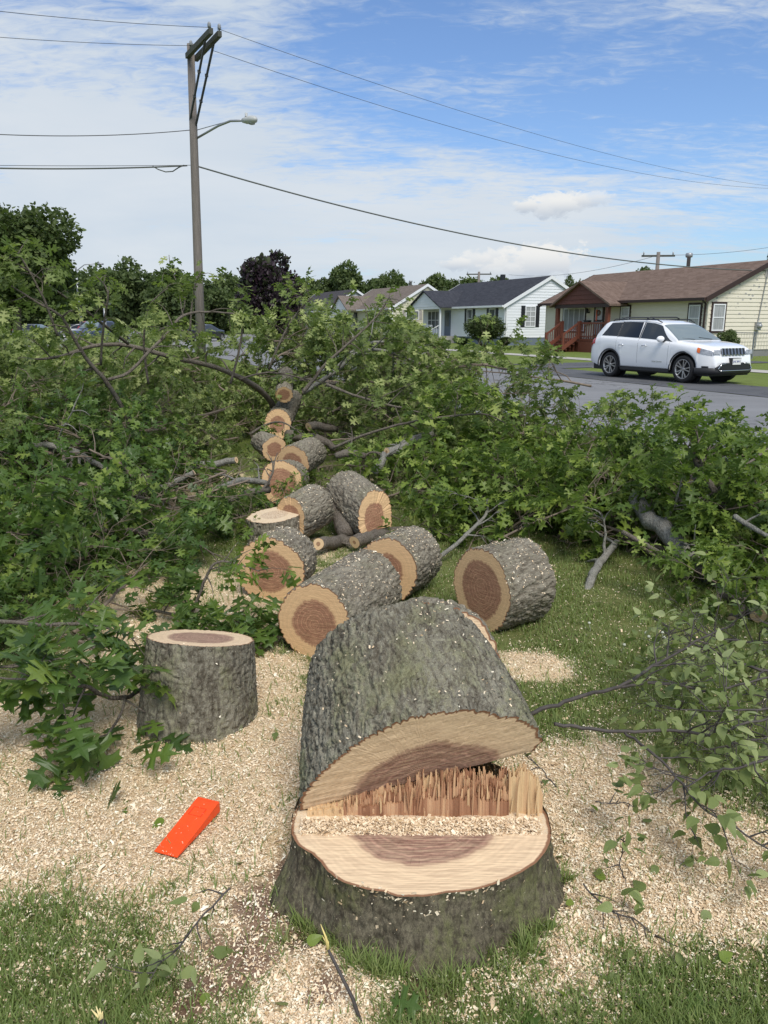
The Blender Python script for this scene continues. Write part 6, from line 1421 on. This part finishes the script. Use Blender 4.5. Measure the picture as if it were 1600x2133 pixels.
limb('leafy shoot whose tuft overlaps the wooden pole', [(395, 690, 7.8), (400, 640, 7.8), (405, 600, 7.8), (420, 562, 7.8)], [2.1, 1.6, 1.0], 3, 0.15, depth=0, seed=39, npl=4, leafm='leaf_back', cut=False, start=.5)
limb('tall leafy shoots hanging over the roofs of the slate and yellow houses', [(560, 770, 8.8), (590, 700, 8.8), (620, 650, 8.8), (650, 620, 8.8)], [2.6, 2.1, 1.6], 8, 0.24, depth=0, seed=40, npl=5, leafm='leaf_back', cut=False, start=.3, droop=1.2)
limb('leafy shoot at the upper left corner of the brush', [(120, 700, 6.5), (90, 620, 6.4), (50, 545, 6.3), (30, 520, 6.3)], [2.6, 2.1, 1.0], 6, .22, depth=0, seed=41, npl=5, leafm='leaf_back', cut=False, start=.3, droop=.9)
limb('drooping bough by the slim street lamp', [(210, 760, 7.0), (215, 680, 6.9), (225, 610, 6.8), (200, 575, 6.8)], [2.6, 2.1, 1.0], 5, 0.25, depth=0, seed=42, npl=4, leafm='leaf_back', cut=False, start=.3, droop=1.2)
limb('bough of drooping leaves over the road left of the wooden pole', [(310, 800, 7.4), (300, 720, 7.3), (310, 640, 7.2), (350, 600, 7.2)], [2.6, 2.1, 1.0], 6, 0.25, depth=0, seed=43, npl=5, leafm='leaf_back', cut=False, start=.3, droop=1.2)
limb('leafy bough under the purple maple', [(480, 800, 8.0), (500, 720, 8.0), (505, 660, 8.0), (490, 625, 8.0)], [2.6, 2.1, 1.0], 6, 0.25, depth=0, seed=44, npl=5, leafm='leaf_back', cut=False, start=.3, droop=1.2)
limb('black barked branch stub forking down below the crooked log', [(690, 1030, 6.0), (705, 1062, 5.8), (716, 1095, 5.6), (722, 1118, 5.5)], [20, 22, 20, 17], 0, .2, seed=47, npl=0, cut=False)
limb('leafy spray drooping over the highest small round log', [(700, 800, 9.2), (650, 790, 9.2), (610, 795, 9.1), (585, 812, 9.0)], [3, 2, 1.2], 5, .14, seed=75, npl=4, leafm='leaf_back', cut=False, start=.3, depth=0, droop=1.)
limb('leafy spray across the split brown log', [(520, 905, 8.2), (555, 885, 8.2), (590, 880, 8.1), (630, 905, 8.1)], [3, 2, 1.2], 5, .12, seed=76, npl=3, leafm='leaf', cut=False, start=.2, depth=0, droop=.8)
# large dark leaves in the left foreground
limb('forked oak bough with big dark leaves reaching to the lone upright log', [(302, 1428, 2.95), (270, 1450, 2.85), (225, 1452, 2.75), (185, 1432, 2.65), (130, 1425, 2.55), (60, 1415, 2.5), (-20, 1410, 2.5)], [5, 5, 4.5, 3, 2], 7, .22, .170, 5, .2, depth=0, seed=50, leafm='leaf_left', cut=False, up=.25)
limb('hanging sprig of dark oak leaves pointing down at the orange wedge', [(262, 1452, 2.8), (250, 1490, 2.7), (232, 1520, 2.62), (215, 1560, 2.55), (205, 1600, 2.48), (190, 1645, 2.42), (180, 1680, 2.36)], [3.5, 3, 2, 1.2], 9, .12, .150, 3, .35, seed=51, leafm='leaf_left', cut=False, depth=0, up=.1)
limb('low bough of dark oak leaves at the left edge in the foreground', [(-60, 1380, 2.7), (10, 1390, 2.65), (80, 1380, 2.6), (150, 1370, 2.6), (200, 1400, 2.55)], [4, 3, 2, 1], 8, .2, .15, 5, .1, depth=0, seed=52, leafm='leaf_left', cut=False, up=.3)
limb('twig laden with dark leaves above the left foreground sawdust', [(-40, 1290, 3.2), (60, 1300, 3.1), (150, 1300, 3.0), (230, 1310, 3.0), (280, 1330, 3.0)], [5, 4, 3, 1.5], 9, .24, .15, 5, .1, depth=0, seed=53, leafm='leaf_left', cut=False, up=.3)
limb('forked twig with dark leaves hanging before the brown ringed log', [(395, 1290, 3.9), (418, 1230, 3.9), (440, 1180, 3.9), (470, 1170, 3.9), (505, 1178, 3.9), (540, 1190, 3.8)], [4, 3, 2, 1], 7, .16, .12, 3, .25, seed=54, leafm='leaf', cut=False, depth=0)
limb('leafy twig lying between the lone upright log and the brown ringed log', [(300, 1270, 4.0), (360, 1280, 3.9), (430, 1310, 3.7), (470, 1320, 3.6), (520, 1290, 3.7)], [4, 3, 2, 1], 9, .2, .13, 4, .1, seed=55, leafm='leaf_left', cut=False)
# birch-leaved boughs in the right foreground
bl = dict(leaf=.050, npl=2, bark='twig_birch', leafm='leaf_birch', tmpl=BIR, name='leafy_bough', group='boughs with small oval leaves in the right foreground')
limb('upper dark stem with small oval leaves leaning away from the trunk butt', [(1106, 1487, 2.35), (1160, 1466, 2.4), (1220, 1447, 2.45), (1290, 1430, 2.55), (1345, 1398, 2.65), (1400, 1365, 2.8), (1460, 1330, 2.95), (1530, 1300, 3.1)], [5, 4.5, 4, 3, 1.5], 7, 0.20, seed=60, start=.55, cut=False, depth=1, up=.15, **bl)
limb('forked stem with small oval leaves running level to the right edge', [(1290, 1431, 2.55), (1340, 1424, 2.6), (1400, 1425, 2.65), (1480, 1440, 2.6), (1560, 1420, 2.6), (1660, 1400, 2.6)], [3.5, 3, 2], 7, 0.20, seed=61, start=.1, cut=False, depth=1, up=.12, **bl)
limb('lower dark stem with small oval leaves lying over the sawdust', [(1155, 1508, 2.25), (1200, 1514, 2.25), (1250, 1520, 2.25), (1320, 1523, 2.25), (1400, 1522, 2.25), (1480, 1530, 2.2), (1560, 1505, 2.2), (1660, 1490, 2.2)], [4.5, 4, 3.5, 2.5], 9, 0.20, seed=62, start=.55, cut=False, depth=1, up=.1, **bl)
limb('stem branching down to the sawdust with oval leaves along it', [(1300, 1524, 2.25), (1350, 1560, 2.15), (1410, 1620, 2.05), (1460, 1680, 1.95), (1530, 1725, 1.9), (1620, 1780, 1.85)], [3.2, 2.8, 2], 7, 0.16, seed=63, start=.2, cut=False, depth=1, up=.12, **bl)
limb('outer bough of oval leaves hanging in at the right edge', [(1680, 1560, 2.1), (1600, 1580, 2.1), (1540, 1600, 2.05), (1480, 1610, 2.0), (1430, 1640, 1.95)], [3.5, 3, 1.5], 8, 0.15, seed=64, start=.05, cut=False, depth=1, up=.12, **bl)
limb('tall bough of oval leaves along the right edge in front of the cut limbs', [(1680, 1420, 2.8), (1600, 1400, 2.85), (1540, 1380, 2.9), (1470, 1350, 3.0), (1400, 1330, 3.1)], [4, 3, 2], 16, 0.26, seed=65, start=.05, cut=False, depth=1, up=.12, **bl)
limb('thin leafy stem between the level one and the lower one', [(1660, 1470, 2.4), (1580, 1475, 2.4), (1500, 1480, 2.4), (1420, 1478, 2.4), (1350, 1470, 2.4)], [3, 2, 1.2], 12, 0.20, seed=66, start=.05, cut=False, depth=1, up=.12, **bl)
limb('drooping bough of oval leaves low at the right edge near the oak brush', [(1700, 1500, 2.55), (1620, 1530, 2.5), (1550, 1545, 2.45), (1480, 1560, 2.4), (1420, 1570, 2.35)], [3, 2, 1.2], 18, .24, seed=67, start=.05, cut=False, depth=1, up=.1, **bl)
limb('bough of oval leaves in front of the thick cut limb end', [(1700, 1330, 3.2), (1620, 1340, 3.15), (1540, 1335, 3.1), (1470, 1320, 3.1), (1420, 1290, 3.15)], [3, 2, 1.2], 18, .26, seed=68, start=.05, cut=False, depth=1, up=.2, **bl)
bl2 = dict(bl, leaf=.05, npl=2, group='little leafy sprigs on the sawdust')
limb('wilted sprig of oval leaves lying on bare soil left of the stump', [(480, 1850, 1.66), (440, 1890, 1.63), (400, 1935, 1.60), (370, 1975, 1.57), (330, 2010, 1.55), (310, 2050, 1.52)], [2.5, 2, 1], 9, .10, seed=70, start=.05, cut=False, depth=0, up=.1, **bl2)
limb('sprig of long curled leaves on the sawdust right of the stump', [(1215, 1840, 1.80), (1260, 1890, 1.76), (1320, 1915, 1.74), (1380, 1960, 1.70), (1410, 1985, 1.68)], [2.2, 2, 1], 10, .10, seed=71, start=.05, cut=False, depth=0, up=.1, **bl2)
limb('tiny sprig by the right end of the torn hinge', [(1160, 1640, 2.08), (1135, 1610, 2.12), (1115, 1590, 2.15), (1095, 1575, 2.18)], [1.5, 1], 4, .06, seed=72, start=.1, cut=False, depth=0, **bl2)
limb('sprig of three leaves in the middle of the right sawdust', [(1240, 1670, 2.02), (1270, 1675, 2.01), (1300, 1672, 2.02), (1320, 1680, 2.0)], [1.5, 1], 3, .05, seed=73, start=.1, cut=False, depth=0, **bl2)
limb('leafy stalk standing in the sawdust below the three leaf sprig', [(1300, 1830, 1.83), (1290, 1800, 1.84), (1298, 1770, 1.85), (1300, 1745, 1.85)], [1.6, 1.2], 5, .05, seed=74, start=.1, cut=False, depth=0, **bl2)
# broken stick in front of the stump, with a splintered yellow end
bs = empty('broken_stick', G(745, 2140), 0, 'thin dark stick with a splintered yellow tip in front of the stump', 'stick'); o_ = np.array(bs.location)
mb = MB(); mb.tube([np.array(p)-o_ for p in (D(755, 2140, 1.44), D(735, 2080, 1.47), D(705, 2020, 1.50), D(684, 1978, 1.52))], [.005, .0045, .004, .0035], 7); mb.build('bark', M['twig_birch'], bs)
mb = MB()
for q in ((668, 1925), (676, 1945), (672, 1950), (690, 1985)): mb.tube([np.array(D(684, 1982, 1.52))-o_, np.array(D((q[0]+684)/2+3, (q[1]+1980)/2, 1.525))-o_, np.array(D(*q, 1.53))-o_], [.0035, .003, .0006], 5)
mb.build('splintered_end', mat('fresh splinter', (.75, .60, .22), .7), bs)
bs = empty('broken_stick', G(215, 2140), 0, 'short snapped stick with pale end at the lower left edge of the grass', 'stick'); o_ = np.array(bs.location)
mb = MB(); mb.tube([np.array(p)-o_ for p in (D(222, 2150, 1.43), D(212, 2125, 1.45))], [.007, .006], 8); mb.build('bark', M['twig_birch'], bs)
mb = MB(); 
for q in ((190, 2102), (200, 2096), (208, 2100), (214, 2106)): mb.tube([np.array(D(212, 2126, 1.45))-o_, np.array(D(*q, 1.46))-o_], [.005, .001], 5)
mb.build('splintered_end', mat('fresh splinter end', (.75, .62, .30), .7), bs)
# single fallen leaves
lm = {}
for k, (tm_, mt) in enumerate(((BIR, 'leaf_birch'), (OAK, 'leaf_left'), (BIR, 'leaf'))):
    for v in range(3):
        V, T = tm_[0].copy(), tm_[1]; V[:, 2] += .10*np.sin(V[:, 1]*4+v)*V[:, 0]+.15*V[:, 1]**2*(v-1); lm[k, v] = np_mesh('fallen_leaf', V, T, M[mt], {'rnd': np.full(len(V), .2+.3*v)})
for i, (px, py) in enumerate([(1348, 1727), (1430, 1820), (1245, 1700), (1365, 1815), (1295, 1760), (1250, 1850), (1340, 1870), (1475, 1910), (1185, 1910), (1150, 1940), (1120, 1995), (1420, 1560), (1160, 1800), (1320, 1990), (1180, 2080), (1290, 2040), (1420, 2080), (1500, 2000), (500, 1815), (600, 2110), (640, 1990), (445, 1995), (810, 2095), (545, 1840), (575, 1535), (590, 1900), (340, 1710), (1260, 2120), (1090, 2110), (1350, 2110), (1530, 2100), (1000, 2080), (420, 2080), (1130, 1640)]):
    p = G(px, py, .02); k = i % 3 if i != 0 else 0; k = 0 if k == 1 and i % 2 else k; o = link(bpy.data.objects.new('fallen_leaf', lm[k, i % 3])); s = (.045 if k != 1 else .08)*rp.uniform(.7, 1.2)
    o.location = (p[0], p[1], ground_z(p[0], p[1])+.018); o.scale = (s, s, s); o.rotation_euler = (rp.gauss(0, .4), rp.gauss(0, .4), rp.random()*6.3)
    tag(o, 'single green leaf fallen on the sawdust and grass near the stump', 'leaf', 'single leaves fallen around the stump')
# clover heads
cm = MB(); cm.lathe([(0, 0), (.45, .1), (.55, .4), (.4, .75), (0, .9)], 10); cm.tube([(0, 0, -3), (0, 0, .05)], .06, 5); co_ = cm.build('clover_flower', mat('clover white', (.62, .64, .52), .8, bump=(300, .5))); cme = co_.data; bpy.data.objects.remove(co_)
for i, (px, py) in enumerate([(1352, 1328), (1362, 1334), (1384, 1330), (1368, 1342), (1380, 1320), (1345, 1320), (1300, 1345), (1228, 1300)]):
    p = G(px, py, .04); o = link(bpy.data.objects.new('clover_flower', cme)); o.location = p; o.scale = (.015, .015, .015); o.rotation_euler = (rp.gauss(0, .3), rp.gauss(0, .3), 0)
    tag(o, 'little white clover head in the lawn beside the right brush', 'flower', 'white clover heads in the lawn')
